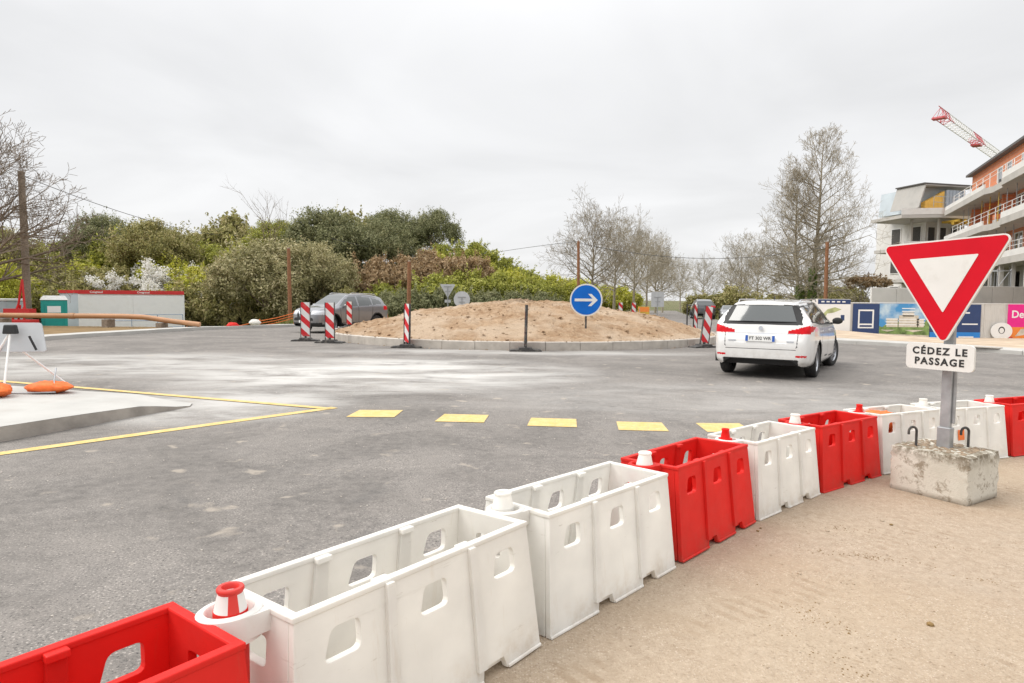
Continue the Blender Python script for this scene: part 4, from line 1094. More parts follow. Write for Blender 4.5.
# --- grey SUV
SIDE_G = [[(-1.72, 1.17), (-1.58, 1.34), (-1.10, 1.43), (-1.08, 1.13)], [(-1.0, 1.12), (-1.02, 1.44), (-.22, 1.49), (-.18, 1.075)], [(-.10, 1.07), (-.14, 1.49), (.20, 1.47), (.56, 1.32), (.95, 1.07), (.82, 1.04)]]
def cls_grey(x, y, z, k):
    ay = abs(y); sd = 'left' if y > 0 else 'right'
    if k < .80:
        for i, p in enumerate(SIDE_G):
            if pip(p, x, z): return 'window|%s%d' % (sd, i)
    if x < -1.75 and .92 < z < 1.08 and ay > .5: return 'tail_light|' + sd
    if x < -1.75 and k > .70 and 1.12 < z < 1.46 and ay < .62: return 'rear_window'
    if .30 < x < 1.02 and k > .78: return 'windscreen'
    if x > 1.75 and .74 < z < .90 and ay > .42: return 'headlight|' + sd
    if x > 2.0 and .50 < z < .86 and ay < .40:
        return 'chrome_trim' if abs(ay - (.12 + (z - .5) * .55)) < .022 else 'grille'
    if x > 1.9 and z < .42: return 'bumper_trim'
    if z < .36: return 'lower_trim'
    if any(abs(x - q) < .47 and (x - q) ** 2 + (z - .35) ** 2 < .46 ** 2 for q in (-1.32, 1.32)): return 'lower_trim'
    if k < .8 and near_line([(-.14, 1.07), (-.14, .40), (.88, .38), (.96, 1.04)], x, z, .010): return 'seam|%s front' % sd
    if k < .8 and near_line([(-.16, .40), (-.82, .40), (-.98, .66), (-1.04, 1.12)], x, z, .010): return 'seam|%s rear' % sd
    if k < .8 and -.13 < x < .94 and .38 < z < 1.06: return 'door|%s front' % sd
    if k < .8 and -1.0 < x < -.14 and .40 < z < 1.12 and (x > -.84 or z > .40 + (-.82 - x) * 2): return 'door|%s rear' % sd
    if x > 1.0 and k > .74: return 'bonnet'
    return 'body'
GREY = dict(
    top=[(-2.19, .74), (-2.17, .86), (-2.12, .98), (-2.06, 1.12), (-1.92, 1.36), (-1.88, 1.44), (-1.80, 1.475), (-1.3, 1.55), (-.5, 1.59), (.2, 1.565), (.6, 1.38), (1.02, 1.13), (1.3, 1.07), (1.75, 1.0), (2.05, .90), (2.16, .78), (2.19, .62)],
    bot=[(-2.19, .46), (-2.1, .36), (-1.2, .25), (1.2, .24), (2.0, .26), (2.19, .36)],
    width=[(-2.19, .66), (-2.16, .74), (-2.08, .82), (-1.8, .885), (-1.2, .905), (0, .905), (1.2, .905), (1.7, .875), (2.0, .80), (2.13, .70), (2.19, .58)],
    belt=[(-2.19, .82), (-2.0, 1.08), (-1.2, 1.10), (.8, 1.03), (2.19, .88)],
    roofw=[(-2.19, .58), (-1.9, .58), (-.5, .61), (.3, .61), (1.0, .72), (2.19, .7)],
    wheels=(-1.32, 1.32), wheel_r=.345, steer=R(18), mirror=(.72, 1.09), classify=cls_grey)
gc, gp = car(GREY, 'grey_suv', 'grey compact SUV driving towards the left behind the striped markers', (-7.42, 29.2, 0.0), R(180 + 57), 'car_grey')
gc.scale = (.95, 1.0, 1.03)
b = MB(); b.prism(rounded(-.26, .26, -.055, .055, .01), 0, .01, Matrix.Translation((2.20, 0, .46)) @ Matrix.Rotation(R(90), 4, 'Z') @ Matrix.Rotation(R(90), 4, 'X')); b.build('number_plate', 'plate', gc)
for s in (-1, 1): b = MB(); b.tube([(-1.5, s * .62, 1.50), (-1.4, s * .625, 1.575), (0, s * .62, 1.61), (.15, s * .62, 1.565)], .016, 8); b.build('roof_rail', 'chrome', gc, smooth=50)
# --- far cars on the road beyond the roundabout
DARK = dict(GREY); DARK['group'] = 'cars on the far road'
fc, _ = car(DARK, 'far_car', 'dark car driving away on the far road beyond the mound', (15.6, 55.0, gz(15.6, 55)), R(78), 'car_dark', detail=0)
WH2 = dict(WHITE); WH2['group'] = 'cars on the far road'
fc2, _ = car(WH2, 'far_car', 'pale car on the far road just left of the white car roof', (21.6, 67, gz(21.6, 67)), R(255), 'car_grey', detail=0)

# ------------------------------------------------------------------ works yard on the left: cabins, toilet, pipe, fence
t = thing('site_cabin', 'long white site container with a red band along its top', 'container', (-25.0, 44.3, gz(-25.0, 44.3)), R(27.5))
H_ = 2.6
b = MB()
for i in range(31):                                 # corrugated long side
    pass
b.box((0, 0, H_ / 2 - .1), (5.95, 2.3, H_ - .22)); b.build('wall', 'white_paint', t)
for i in range(2):
    b = MB(); b.box((-1.48 + i * 2.96, -1.165, H_ / 2 - .16), (2.93, .03, H_ - .42)); b.build('panel', 'white_paint', t, bevel=.008)
for i in range(2):
    b = MB(); b.box((-1.485 + i * 2.97, 0, H_ - .12), (2.965, 2.42, .24)); o = b.build('roof_band', 'red_paint', t)
    q = MB()
    for k in range(6): q.box((-.36 + k * .145, -1.213, H_ - .12), (.10, .004, .13)); 
    me = text_mesh('Cougnaud', .17, .001, bold=.004)
    lt = obj('lettering', me, 'white_paint', o); lt.rotation_euler = (R(90), 0, 0); lt.location = (-2.0 + i * 2.6, -1.214, H_ - .12)
for x in (-2.94, 2.94): b = MB(); b.box((x, -1.17, H_ / 2 - .15), (.08, .05, H_ - .30)); b.build('corner_post', 'white_paint', t)
b = MB(); b.box((0, 0, .05), (5.9, 2.2, .10)); b.build('base_frame', 'dark_rubber', t)
t2 = thing('site_cabin', 'short pale site container with red top left of the long one', 'container', (-28.7, 44.9, gz(-28.7, 44.9)), R(27.5))
b = MB(); b.box((0, 0, H_ / 2 - .1), (2.4, 2.3, H_ - .22)); b.build('wall', 'pale_clad', t2)
b = MB(); b.box((0, 0, H_ - .10), (2.5, 2.4, .2)); b.build('roof_band', 'red_paint', t2)
b = MB(); b.box((.3, -1.18, H_ / 2), (.9, .04, 2.0)); d_ = b.build('door', 'white_paint', t2); b = MB(); b.box((.6, -1.22, 1.2), (.05, .04, .14)); b.build('handle', 'black', d_)
t = thing('barrier_rail', 'blue grey metal rail standing in front of the white container', 'rail', (-22.6, 41.2, gz(-22.6, 41.2)), R(27))
for z in (1.12, .75, .35): b = MB(); b.tube([(-2.1, 0, z), (2.1, 0, z)], .025, 6); b.build('bar', 'steel_blue', t)
for x in (-2.1, -.7, .7, 2.1): b = MB(); b.tube([(x, 0, 0), (x, 0, 1.12)], .025, 6); b.build('post', 'steel_blue', t)
t = thing('portable_toilet', 'green portable toilet with a white roof behind the pipe', 'toilet', (-23.15, 33.9, gz(-23.15, 33.9)), R(33))
t.scale = (.9, .9, .96)
b = MB(); b.box((0, 0, 1.05), (1.22, 1.2, 2.1)); b.build('wall', 'teal', t, bevel=.03)
b = MB(); b.box((0, -.615, 1.0), (.86, .03, 1.9)); d_ = b.build('door', 'teal', t, bevel=.01)
b = MB(); b.box((0, -.634, 1.62), (.62, .008, .34)); o = b.build('notice', 'white_paint', d_)
for k in range(5): 
    b = MB(); b.box((-.2 + k * .1, -.6395, 1.65), (.06, .003, .09)); b.build('mark', 'black', o) if False else None
b = MB(); b.add([(-.66, -.65, 2.10), (.66, -.65, 2.10), (.66, .65, 2.10), (-.66, .65, 2.10), (-.5, -.48, 2.33), (.5, -.48, 2.33), (.5, .48, 2.33), (-.5, .48, 2.33)], [(3, 2, 1, 0), (4, 5, 6, 7), (0, 1, 5, 4), (1, 2, 6, 5), (2, 3, 7, 6), (3, 0, 4, 7)]); b.build('roof', 'white_paint', t, bevel=.03)
t = thing('water_tank', 'pale blue and white tank at the left edge behind the pipe', 'tank', (-27.2, 35, gz(-27.2, 35)), 0)
b = MB(); b.box((0, 0, 1.0), (2.6, 1.4, 1.9)); b.build('body', 'pale_clad', t, bevel=.08); b = MB(); b.box((0, 0, 2.0), (2.7, 1.5, .12)); b.build('lid', 'white_paint', t, bevel=.03)
for k in range(4): b = MB(); b.box((-1.0 + k * .62, -.72, 1.05), (.05, .04, 1.7)); b.build('rib', 'white_paint', t)
t = thing('pump_frame', 'red steel frame with a slanted arm beside the wooden pole', 'machine', (-23.9, 32.6, gz(-23.9, 32.6)), R(0))
for q in ([(-.75, 0, 0), (-.1, 0, 1.55)], [(-.1, 0, 1.55), (.12, 0, 2.75)], [(.12, 0, 2.75), (.2, 0, 1.3)], [(.15, 0, 0), (.15, 0, 1.4)], [(-.6, .5, 0), (-.1, .1, 1.5)]):
    b = MB(); b.tube(q, .05, 8); b.build('strut', 'red_paint', t)
b = MB(); b.box((-.05, 0, 1.22), (1.25, .5, .22)); b.build('cross_beam', 'red_paint', t); b = MB(); b.box((0, 0, .5), (1.3, .7, .6)); b.build('engine_box', 'red_paint', t, bevel=.03)
# long pipe on sleepers, sloping to the ground at its right end
t = thing('pipe', 'long terracotta coloured pipe lying on sleepers beside the road', 'pipe', (-15.6, 30.2, gz(-15.6, 30.2) + .04))
pp = [(-26, -.6, .50), (-14, -.4, .50), (-7, -.15, .50), (-2.0, 0, .50), (-1.0, 0, .47), (.2, 0, .30), (1.5, .05, .15)]
b = MB(); b.tube(pp, .115, 16); b.build('tube', 'pipe', t, smooth=50)
for x in (-21, -15, -9.5, -4.2): b = MB(); yy = float(np.interp(x, [p[0] for p in pp], [p[1] for p in pp])); b.tube([(x - .12, yy, .50), (x + .12, yy, .50)], .135, 16); b.build('coupling', 'pipe', t, smooth=50)
for x in (-18.2, -12.4, -7.2, -2.6, -.2): b = MB(); yy = float(np.interp(x, [p[0] for p in pp], [p[1] for p in pp])); h = float(np.interp(x, [p[0] for p in pp], [p[2] for p in pp])) - .14; b.box((x, yy, h / 2), (.25, .6, h)); b.build('sleeper', 'old_pole', t)
for (x, lb) in ((-21.6, 'dirty timber board edge of the trench left of the pipe sleeper'),):
    pass
# rubbish heap and bags by the pipe end
for (x, y, s, mt, lb) in ((-12.9, 33.6, .3, 'white_plastic', 'crumpled white bag lying at the right end of the pipe'), (-13.6, 32.6, .3, 'red_plastic', 'small red and white bundle next to the pipe end')):
    o = obj('rubble_bag', bag_mesh('rubble_bag', int(s * 100), s * 2, s * 1.4, s * 1.1), mt, None, (x, y, gz(x, y) + .05), .4); tag(o, lb, 'bag')
# low orange mesh fence
t = thing('orange_fence', 'low orange plastic fence at the foot of the evergreen trees', 'fence', (-11.5, 37.2, 0))
fp = [(-5.6, -2.0), (-4.2, -.6), (-2.6, .2), (-.9, .9), (.9, 1.4), (2.6, 1.6)]
for i, (x, y) in enumerate(fp):
    z = gz(-11.5 + x, 37.2 + y); b = MB(); b.box((x, y, z + .3), (.06, .06, .75)); b.build('post', 'orange', t)
    if i:
        x0, y0 = fp[i - 1]; z0 = gz(-11.5 + x0, 37.2 + y0)
        for h in (.28, .42, .56): b = MB(); b.tube([(x0, y0, z0 + h), ((x + x0) / 2, (y + y0) / 2, (z + z0) / 2 + h - .04), (x, y, z + h)], .022, 5); b.build('band', 'orange', t)
t = thing('orange_barrel', 'small orange drum behind the tail of the grey car', 'drum', (-6.55, 34.4, gz(-6.55, 34.4))); t.scale = (.55, .55, .7)
b = MB(); b.lathe([(.0, 0), (.34, 0), (.34, .1), (.31, .12), (.31, .5), (.34, .52), (.30, .95), (.0, .97)], 20); b.build('barrel', 'orange', t, smooth=40)

# ------------------------------------------------------------------ poles and cables
def pole(x, y, top, r, mat, label, lean=(0, 0), cap=None):
    z = gz(x, y); t = thing('utility_pole', label, 'pole', (x, y, z))
    b = MB(); b.tube([(0, 0, -.2), (lean[0] * .5, lean[1] * .5, (top - z) * .5), (lean[0], lean[1], top - z)], [r * 1.1, r, r * .88], 12); b.build('shaft', mat, t, smooth=50)
    b = MB(); b.tube([(lean[0], lean[1], top - z - .01), (lean[0], lean[1], top - z + .05)], [r * .9, r * .6], 12); b.build('top_cap', 'old_pole' if not cap else cap, t)
    return (x + lean[0], y + lean[1], top)
p0 = pole(-24.55, 34, 7.6, .17, 'old_pole', 'thick weathered wooden pole at the left edge in front of bare branches', (-.1, 0))
p1 = pole(-13.25, 40, 4.35, .11, 'wood_pole', 'reddish wooden pole left of the grey car', (-.05, 0))
p2 = pole(-6.5, 42, 3.75, .12, 'wood_pole', 'reddish wooden pole behind the sideways striped marker', (.05, 0))
p3 = pole(-2.0, 68, 6.3, .14, 'old_pole', 'grey pole among the bushes behind the mound')
p4 = pole(4.45, 45, 5.35, .10, 'wood_pole', 'rusty red pole rising behind the blue arrow sign', (-.08, 0))
p5 = pole(22.4, 48, 5.7, .13, 'wood_pole', 'reddish wooden pole in front of the ivy covered tree', (-.05, 0))
def cable(a, c, sag, label, r=.018):
    pts = [(a[0] + (c[0] - a[0]) * i / 14, a[1] + (c[1] - a[1]) * i / 14, a[2] + (c[2] - a[2]) * i / 14 - sag * 4 * (i / 14) * (1 - i / 14)) for i in range(15)]
    b = MB(); b.tube(pts, r, 5); tag(b.build('overhead_cable', 'cable'), label, 'cable', 'overhead cables')
cable((p0[0], p0[1], p0[2] - .15), (-27, 64, 7.2), .55, 'cable running from the thick left pole down into the trees')
cable((p3[0], p3[1], p3[2] - .2), (p4[0], p4[1], p4[2] + .0), -.05, 'cable between the grey pole and the rusty pole above the mound')
cable((p4[0], p4[1], p4[2] - .1), (p5[0], p5[1], p5[2] - .3), .95, 'cable crossing the sky between the row of bare trees and the tall tree')
cable((-14, 52, 6.0), (p3[0], p3[1], p3[2] - 1.5), .3, 'thin cable in front of the evergreen oaks')

# ------------------------------------------------------------------ vegetation
def leaf_arrays(cent, nrm, size, rng):
    n = len(cent)
    nrm = nrm / np.maximum(np.linalg.norm(nrm, axis=1, keepdims=True), 1e-6)
    a = rng.normal(size=(n, 3)); u = a - nrm * np.sum(a * nrm, axis=1, keepdims=True); u /= np.maximum(np.linalg.norm(u, axis=1, keepdims=True), 1e-6)
    w = np.cross(nrm, u); s = (size * rng.uniform(.5, 1.6, n))[:, None]
    v = np.empty((n, 4, 3)); v[:, 0] = cent - u * s; v[:, 1] = cent + w * s * .42; v[:, 2] = cent + u * s; v[:, 3] = cent - w * s * .42
    return v.reshape(-1, 3)
def quads_mesh(name, v):
    me = bpy.data.meshes.new(name); n = len(v) // 4
    me.vertices.add(4 * n); me.vertices.foreach_set('co', v.astype(np.float32).ravel())
    me.loops.add(4 * n); me.loops.foreach_set('vertex_index', np.arange(4 * n, dtype=np.int32))
    me.polygons.add(n); me.polygons.foreach_set('loop_start', np.arange(0, 4 * n, 4, dtype=np.int32))
    me.update(calc_edges=True); me.validate(); return me
def crown_mesh(name, seed, rx, ry, rz_, z0, clumps, per, size, fill=.9, flat=.0):
    rng = np.random.default_rng(seed); C, N = [], []
    for k in range(clumps):
        d = rng.normal(size=3); d[2] = abs(d[2]) * .9 - .25 if rng.random() < .85 else d[2]; d /= np.linalg.norm(d)
        rad = rng.uniform(.45, .93) ** .7
        c = d * rad * np.array([rx, ry, rz_])
        rc = rng.uniform(.16, .34) * (rx + ry + rz_) / 3
        m = int(per * rng.uniform(.6, 1.4)); e = rng.normal(size=(m, 3)); e /= np.linalg.norm(e, axis=1, keepdims=True)
        keep = (e @ d) > rng.uniform(-.9, .1, m); e = e[keep]
        rr = rc * rng.uniform(.55, 1.12, len(e))[:, None] * (1 + .25 * np.sin(e[:, :1] * 5 + k) * np.sin(e[:, 1:2] * 4 + k * 2))
        C.append(c + e * rr * np.array([1, 1, .85])); N.append(e + rng.normal(scale=.65, size=e.shape) + np.array([0, 0, .25]))
    R3 = np.array([rx, ry, rz_])
    for k in range(int(clumps * 1.6)):                # loose shoots break the outline
        d = rng.normal(size=3); d[2] = abs(d[2]) * .8 - .1; d /= np.linalg.norm(d); L_ = rng.uniform(.12, .42); m = int(per * .09)
        q = rng.uniform(0, 1, m); bend = rng.normal(scale=.18, size=3) + np.array([0, 0, .25])
        base = d * R3 * rng.uniform(.7, .98)
        pts = base + (d + bend * q[:, None]) * (q[:, None] * L_ * R3.mean()) + rng.normal(scale=.035 * R3.mean(), size=(m, 3))
        C.append(pts); N.append(rng.normal(size=(m, 3)) + d)
    C = np.concatenate(C); N = np.concatenate(N); C[:, 2] += z0; ok = C[:, 2] > .05
    return quads_mesh(name, leaf_arrays(C[ok], N[ok], size, rng))
def trunk_limbs(seed, h, r, spread, n=6, name='trunk'):
    rr = random.Random(seed); b = MB()
    b.tube([(0, 0, -.3), (.05, .03, h * .3), (rr.uniform(-.2, .2), rr.uniform(-.2, .2), h * .6)], [r * 1.3, r, r * .7], 8)
    for i in range(n):
        a = 6.28 * i / n + rr.uniform(-.4, .4); z = h * rr.uniform(.2, .55)
        p = [Vector((0, 0, z))]
        for k in range(4): p.append(p[-1] + Vector((math.cos(a) * spread / 4, math.sin(a) * spread / 4, h * .13 + rr.uniform(-.1, .1))))
        b.tube(p, [r * .5, r * .4, r * .3, r * .2, r * .1], 6)
    return b.mesh(name, 60)
def leafy(name, label, cat, me_crown, me_trunk, x, y, mat, barkm='bark', rz=0, sc=1.0, group=None, zoff=-.05, crown='crown'):
    t = thing(name, label, cat, (x, y, gz(x, y) + zoff), rz, group); t.scale = (sc,) * 3 if isinstance(sc, (int, float)) else sc
    c = obj(crown, me_crown, None, t)
    if not me_crown.materials: me_crown.materials.append(M[mat])
    elif me_crown.materials[0] != M[mat]:
        c.material_slots[0].link = 'OBJECT'; c.material_slots[0].material = M[mat]
    obj('trunk', me_trunk, barkm, t)
    return t
OAK = [crown_mesh('crown', 11 + i, 3.6, 3.4, 3.0, 3.1, 80, 620, .088) for i in range(3)]
OTR = [trunk_limbs(31 + i, 4.5, .22, 2.4) for i in range(2)]
BUSH = [crown_mesh('crown', 51 + i, 1.75, 1.6, 1.25, .85, 42, 330, .075) for i in range(3)]
BTR = trunk_limbs(41, 1.4, .06, 1.1, 7)
for (x, y, sc, mat, k, rz, lb) in (
    (-17.4, 47.5, (1.05, 1, .98), 'oak', 0, .3, 'broad grey green evergreen oak right behind the low orange fence'),
    (-14.3, 49.2, (.75, .8, .88), 'oak', 1, 1.3, 'smaller evergreen oak leaning over the reddish pole, right of the broad one'),
    (-15.9, 57, (1.05, 1, 1.08), 'oak_dark', 2, 2.0, 'tall dark evergreen oak behind the broad grey green one'),
    (-11.6, 58, (.85, .9, .98), 'oak_dark', 1, 4.0, 'dark evergreen oak above the roof of the grey car'),
    (-12.6, 70, (.85, .9, .85), 'oak_dark', 0, 5.0, 'distant dark oak left of a gap in the trees'),
    (-8.3, 72, (.75, .8, .90), 'oak_dark', 2, 3.0, 'distant round dark oak above the dry brown shrubs'),
    (-29.6, 56, (.95, .9, .95), 'leaf_olive', 1, .8, 'olive evergreen oak above the short container'),
    (-36.5, 60, (.8, .8, .92), 'oak_dark', 0, 2.5, 'dark evergreen tree beside the bare branches at the left'),
    (-40, 52, (.95, .9, .95), 'leaf_olive', 2, 1.5, 'brownish evergreen tree behind the thick left pole'),
    (-35.5, 45.5, (.62, .6, .72), 'leaf_yellow', 0, .4, 'yellow green tree behind the bare branches at the left edge'),
    (-33.5, 63, (.75, .7, .72), 'oak_dark', 1, .1, 'small dark evergreen tree seen under the cable'),
    (-21.5, 62, (.8, .8, .78), 'leaf_green', 2, .9, 'olive tree on the skyline between two evergreen oaks')):
    leafy('evergreen_oak', lb, 'tree', OAK[k], OTR[k % 2], x, y, mat, 'bark_grey', rz, sc, 'evergreen trees on the bank')
rs = random.Random(77)
def bushes(spots, mat, label, group, cat='shrub', name='shrub', lo=.8, hi=1.4):
    for (x, y) in spots:
        s = rs.uniform(lo, hi)
        leafy(name, label, cat, BUSH[rs.randrange(3)], BTR, x + rs.uniform(-.3, .3), y + rs.uniform(-.4, .4), mat, 'bark', rs.uniform(0, 6.3), (s, s, s * rs.uniform(.85, 1.2)), group)
bushes([(-38 + 3.0 * i, 47.5 + (i % 3) * .8) for i in range(7)] + [(-43 + 3.2 * i, 52.5 + (i % 2)) for i in range(9)], 'leaf_olive', 'olive green shrub in the thicket behind the site containers', 'olive shrubs behind the containers', lo=1.0, hi=1.6)
bushes([(-35, 55.5), (-31.5, 53.6), (-28.2, 54.6), (-24.8, 52.8), (-22.4, 54.2), (-27, 59), (-24, 60.5), (-32.5, 58.5)], 'leaf_yellow', 'bright yellow green shrub on the bank above the site containers', 'yellow green shrubs on the bank', lo=.9, hi=1.4)
bushes([(-5.8, 51), (-3.4, 52.5), (-1.0, 54), (1.2, 56), (3.2, 59), (5.0, 62), (-4.8, 57), (-2.2, 59), (.4, 62), (3.0, 66), (-9.5, 49.5)], 'leaf_green', 'green shrub in the thicket behind the mound', 'green shrubs behind the mound', lo=.9, hi=1.4)
bushes([(-.4, 57), (1.9, 60.5), (4.2, 63), (-2.8, 62.5), (5.8, 67), (2.4, 70), (-7.6, 64), (-12.5, 53.5)], 'leaf_yellow', 'fresh yellow green shrub between darker shrubs behind the mound', 'yellow green shrubs behind the mound', lo=.85, hi=1.25)
bushes([(-10.6, 52.6), (-8.6, 54), (-6.6, 55.6), (-4.8, 54.6), (-9.6, 57), (-7.2, 59), (-3.6, 57.4)], 'leaf_dry', 'dry reddish brown shrub on the bank behind the sign backs', 'dry brown shrubs behind the mound', lo=1.0, hi=1.5)
bushes([(-8.4, 46), (-6.6, 47), (-4.9, 47.4), (-3.1, 47.8), (-1.3, 48.8), (.4, 50), (2.2, 52), (-7.4, 44.6)], 'oak_dark', 'dark green shrub along the foot of the bank behind the mound', 'dark shrubs behind the mound', lo=.7, hi=1.05)
bushes([(6.5, 70), (9, 73), (11.2, 76), (12, 82), (14, 87), (7, 80), (9.5, 86), (4.5, 75), (16.5, 96), (11.5, 93)], 'leaf_yellow', 'pale green shrub under the row of bare trees', 'shrubs under the tree row', lo=1.0, hi=1.7)
bushes([(24.5, 74), (27.5, 71), (21.8, 78), (30, 76), (26, 84), (33.5, 70), (30, 66), (36, 74)], 'leaf_olive', 'dull green shrub at the foot of the tall bare trees right', 'shrubs right of the far road', lo=1.1, hi=1.8)
bushes([(-24 + 2.4 * i, 46.2 + (i % 2)) for i in range(7)], 'leaf_olive', 'low tangled shrub at the foot of the evergreen oaks', 'shrubs under the evergreen oaks', lo=.55, hi=.85)

def twig_mesh(name, seed, h, n, spread, r=.02):
    rr = random.Random(seed); b = MB()
    def grow(p, d, l, r, lev):
        pts = [p]; q = p.copy(); dd = d.copy()
        for k in range(3):
            dd = (dd + Vector((rr.gauss(0, .16), rr.gauss(0, .16), rr.gauss(.05, .1)))).normalized(); q = q + dd * l / 3; pts.append(q.copy())
        b.tube(pts, [r, r * .8, r * .6, r * .35], 4 if lev < 2 else 3, False)
        if lev < 3:
            for k in range(4 if lev == 0 else 3):
                f = rr.uniform(.35, 1); i = min(int(f * 3), 2); s = pts[i].lerp(pts[i + 1], f * 3 - i)
                grow(s, (dd + Vector((rr.gauss(0, .7), rr.gauss(0, .7), rr.gauss(.1, .4)))).normalized(), l * rr.uniform(.4, .65), r * .55, lev + 1)
    for i in range(n):
        a = rr.uniform(0, 6.28); grow(Vector((rr.gauss(0, .2), rr.gauss(0, .2), -.05)), Vector((math.cos(a) * spread, math.sin(a) * spread, 1)).normalized(), h * rr.uniform(.6, 1), r, 0)
    return b.mesh(name, 60)
TW = [twig_mesh('stems', 5 + i, 2.6, 7, .5) for i in range(2)]
def blossom_mesh(seed, src):
    rng = np.random.default_rng(seed); co = np.array([v.co[:] for v in src.vertices]); co = co[co[:, 2] > .9]
    ctr = co[rng.choice(len(co), 70)]; idx = rng.integers(0, 70, 4600); C = ctr[idx] + rng.normal(scale=.20, size=(4600, 3)); return quads_mesh('blossom', leaf_arrays(C, rng.normal(size=C.shape) + np.array([0, -.5, .6]), .10, rng))
BLS = [blossom_mesh(3 + i, TW[i]) for i in range(2)]
for i, (x, y, s, lb) in enumerate(((-31.2, 51.2, .85, 'white blossoming shrub above the left half of the long container'), (-28.2, 52.0, .95, 'white blossoming shrub above the middle of the long container'), (-25.0, 52.6, .95, 'white blossoming shrub above the right half of the long container'), (-22.4, 51.6, .85, 'white blossoming shrub at the right end of the long container'), (-21.4, 49.4, .7, 'low white blossoming shrub between the container and the broad oak'), (-26.8, 50.4, .7, 'white blossoming shrub set back behind the other blossom'))):
    t = thing('blossom_shrub', lb, 'shrub', (x, y, gz(x, y)), i * 1.3, 'white blossoming shrubs'); t.scale = (s, s, s)
    obj('blossom', BLS[i % 2], 'blossom', t); obj('stems', TW[i % 2], 'bark', t)

def bare_tree(seed, H, r0, style, nlev=4, dens=1.0):
    rr = random.Random(seed); tr, br = MB(), MB(); cnt = [0]
    def limb(mb, p, d, l, r, lev, up, ns, n):
        pts = [p.copy()]; q = p.copy(); dd = d.copy(); rad = [r]
        for k in range(ns):
            w = .04 + .045 * lev
            dd = (dd + Vector((rr.gauss(0, w), rr.gauss(0, w), rr.gauss(0, w) + up))).normalized(); q = q + dd * l / ns; pts.append(q.copy()); rad.append(max(r * (1 - (.95 if lev == 0 else .78) * (k + 1) / ns), .0095))
        mb.tube(pts, rad, n, False); return pts, rad, dd
    def branch(p, d, l, r, lev):
        if cnt[0] > 20000 or l < .16: return
        cnt[0] += 1
        pts, rad, dd = limb(br, p, d, l, r, lev, .05, 4 if lev < 2 else 3, 5 if lev < 2 else 3)
        if lev >= nlev: return
        k = max(2, int((9 if lev == 1 else 4 if lev == 2 else 2) * dens))
        ns = len(pts) - 1
        for j in range(k):
            f = rr.uniform(.22, 1.0) if lev > 1 else rr.uniform(.2, .98); i = min(int(f * ns), ns - 1); s = pts[i].lerp(pts[i + 1], f * ns - i)
            ax = (pts[i + 1] - pts[i]).normalized(); side = ax.orthogonal(); side.rotate(Matrix.Rotation(rr.uniform(0, 6.28), 3, ax))
            an = rr.uniform(.45, .95); nd = (ax * math.cos(an) + side * math.sin(an) + Vector((0, 0, .12))).normalized()
            branch(s, nd, l * rr.uniform(.38, .62) * (1.15 - .4 * f), max(rad[i] * .55, .0065), lev + 1)
    if style == 'cone':
        pts, rad, _ = limb(tr, Vector((0, 0, -.2)), Vector((0, 0, 1)), H, r0, 0, .14, 12, 9)
        for j in range(int(64 * dens)):
            f = .16 + .82 * (j + rr.random()) / (64 * dens); i = min(int(f * 12), 11); s = pts[i].lerp(pts[i + 1], f * 12 - i); a = rr.uniform(0, 6.28) 
            el = -.05 + .95 * f ** 1.2 + rr.gauss(0, .12); l = H * (.31 * math.sin(min(1, (1.10 - f) / .78) * 1.57)) * rr.uniform(.7, 1.1)
            branch(s, Vector((math.cos(a) * math.cos(el), math.sin(a) * math.cos(el), math.sin(el))), l, max(rad[i] * .42, .02), 1)
    else:
        pts, rad, _ = limb(tr, Vector((0, 0, -.2)), Vector((0, 0, 1)), H * .74, r0, 0, .12, 9, 8)
        for j in range(int(30 * dens)):
            f = .34 + .66 * (j + rr.random()) / (30 * dens); i = min(int(f * 9), 8); s = pts[i].lerp(pts[i + 1], f * 9 - i); a = 2.4 * j + rr.uniform(-.4, .4)
            el = .25 + .85 * (f - .3) / .7 + rr.gauss(0, .12); l = H * (.46 - .16 * f) * rr.uniform(.8, 1.15)
            branch(s, Vector((math.cos(a) * math.cos(el), math.sin(a) * math.cos(el), math.sin(el))), l, max(rad[i] * .5, .02), 1)
    return tr.mesh('trunk', 60), br.mesh('branches', 60)
def bare(name, label, mt, x, y, sc, rz, barkm, group):
    t = thing(name, label, 'tree', (x, y, gz(x, y)), rz, group); t.scale = (sc,) * 3 if isinstance(sc, (int, float)) else sc
    for nm, me in zip(('trunk', 'crown'), mt):
        o = obj(nm, me, None, t)
        if not me.materials: me.materials.append(M[barkm])
        else: o.material_slots[0].link = 'OBJECT'; o.material_slots[0].material = M[barkm]
    return t
TALL = bare_tree(3, 15.8, .26, 'cone', 4, 1.0)
ROWT = [bare_tree(14, 10.8, .19, 'round', 4, 1.05), bare_tree(15, 10.0, .18, 'round', 4, 1.0)]
tall = bare('tall_bare_tree', 'tallest bare tree, ivy on its trunk, between white car and building', TALL, 25.0, 56, (.94, .94, 1.02), .4, 'bark_tan', 'bare trees')
tall2 = bare('tall_bare_tree', 'bare tree with ivy thick trunk just left of the tallest one', TALL, 24.3, 56.8, (.7, .7, .82), 2.4, 'bark_tan', 'bare trees')
rng = np.random.default_rng(8)
for tt, n, top in ((tall, 1500, 4.6), (tall2, 2600, 4.0)):
    a = rng.uniform(0, 6.28, n); z = rng.uniform(.1, top, n); rad = .24 * (1.25 - z / 15) + rng.uniform(.02, .16 if tt is tall else .34, n)
    C = np.stack([np.cos(a) * rad, np.sin(a) * rad, z], 1); N = np.stack([np.cos(a), np.sin(a), .3 + 0 * a], 1) + rng.normal(scale=.5, size=(n, 3))
    obj('ivy', quads_mesh('ivy', leaf_arrays(C, N, .085, rng)), 'ivy', tt)
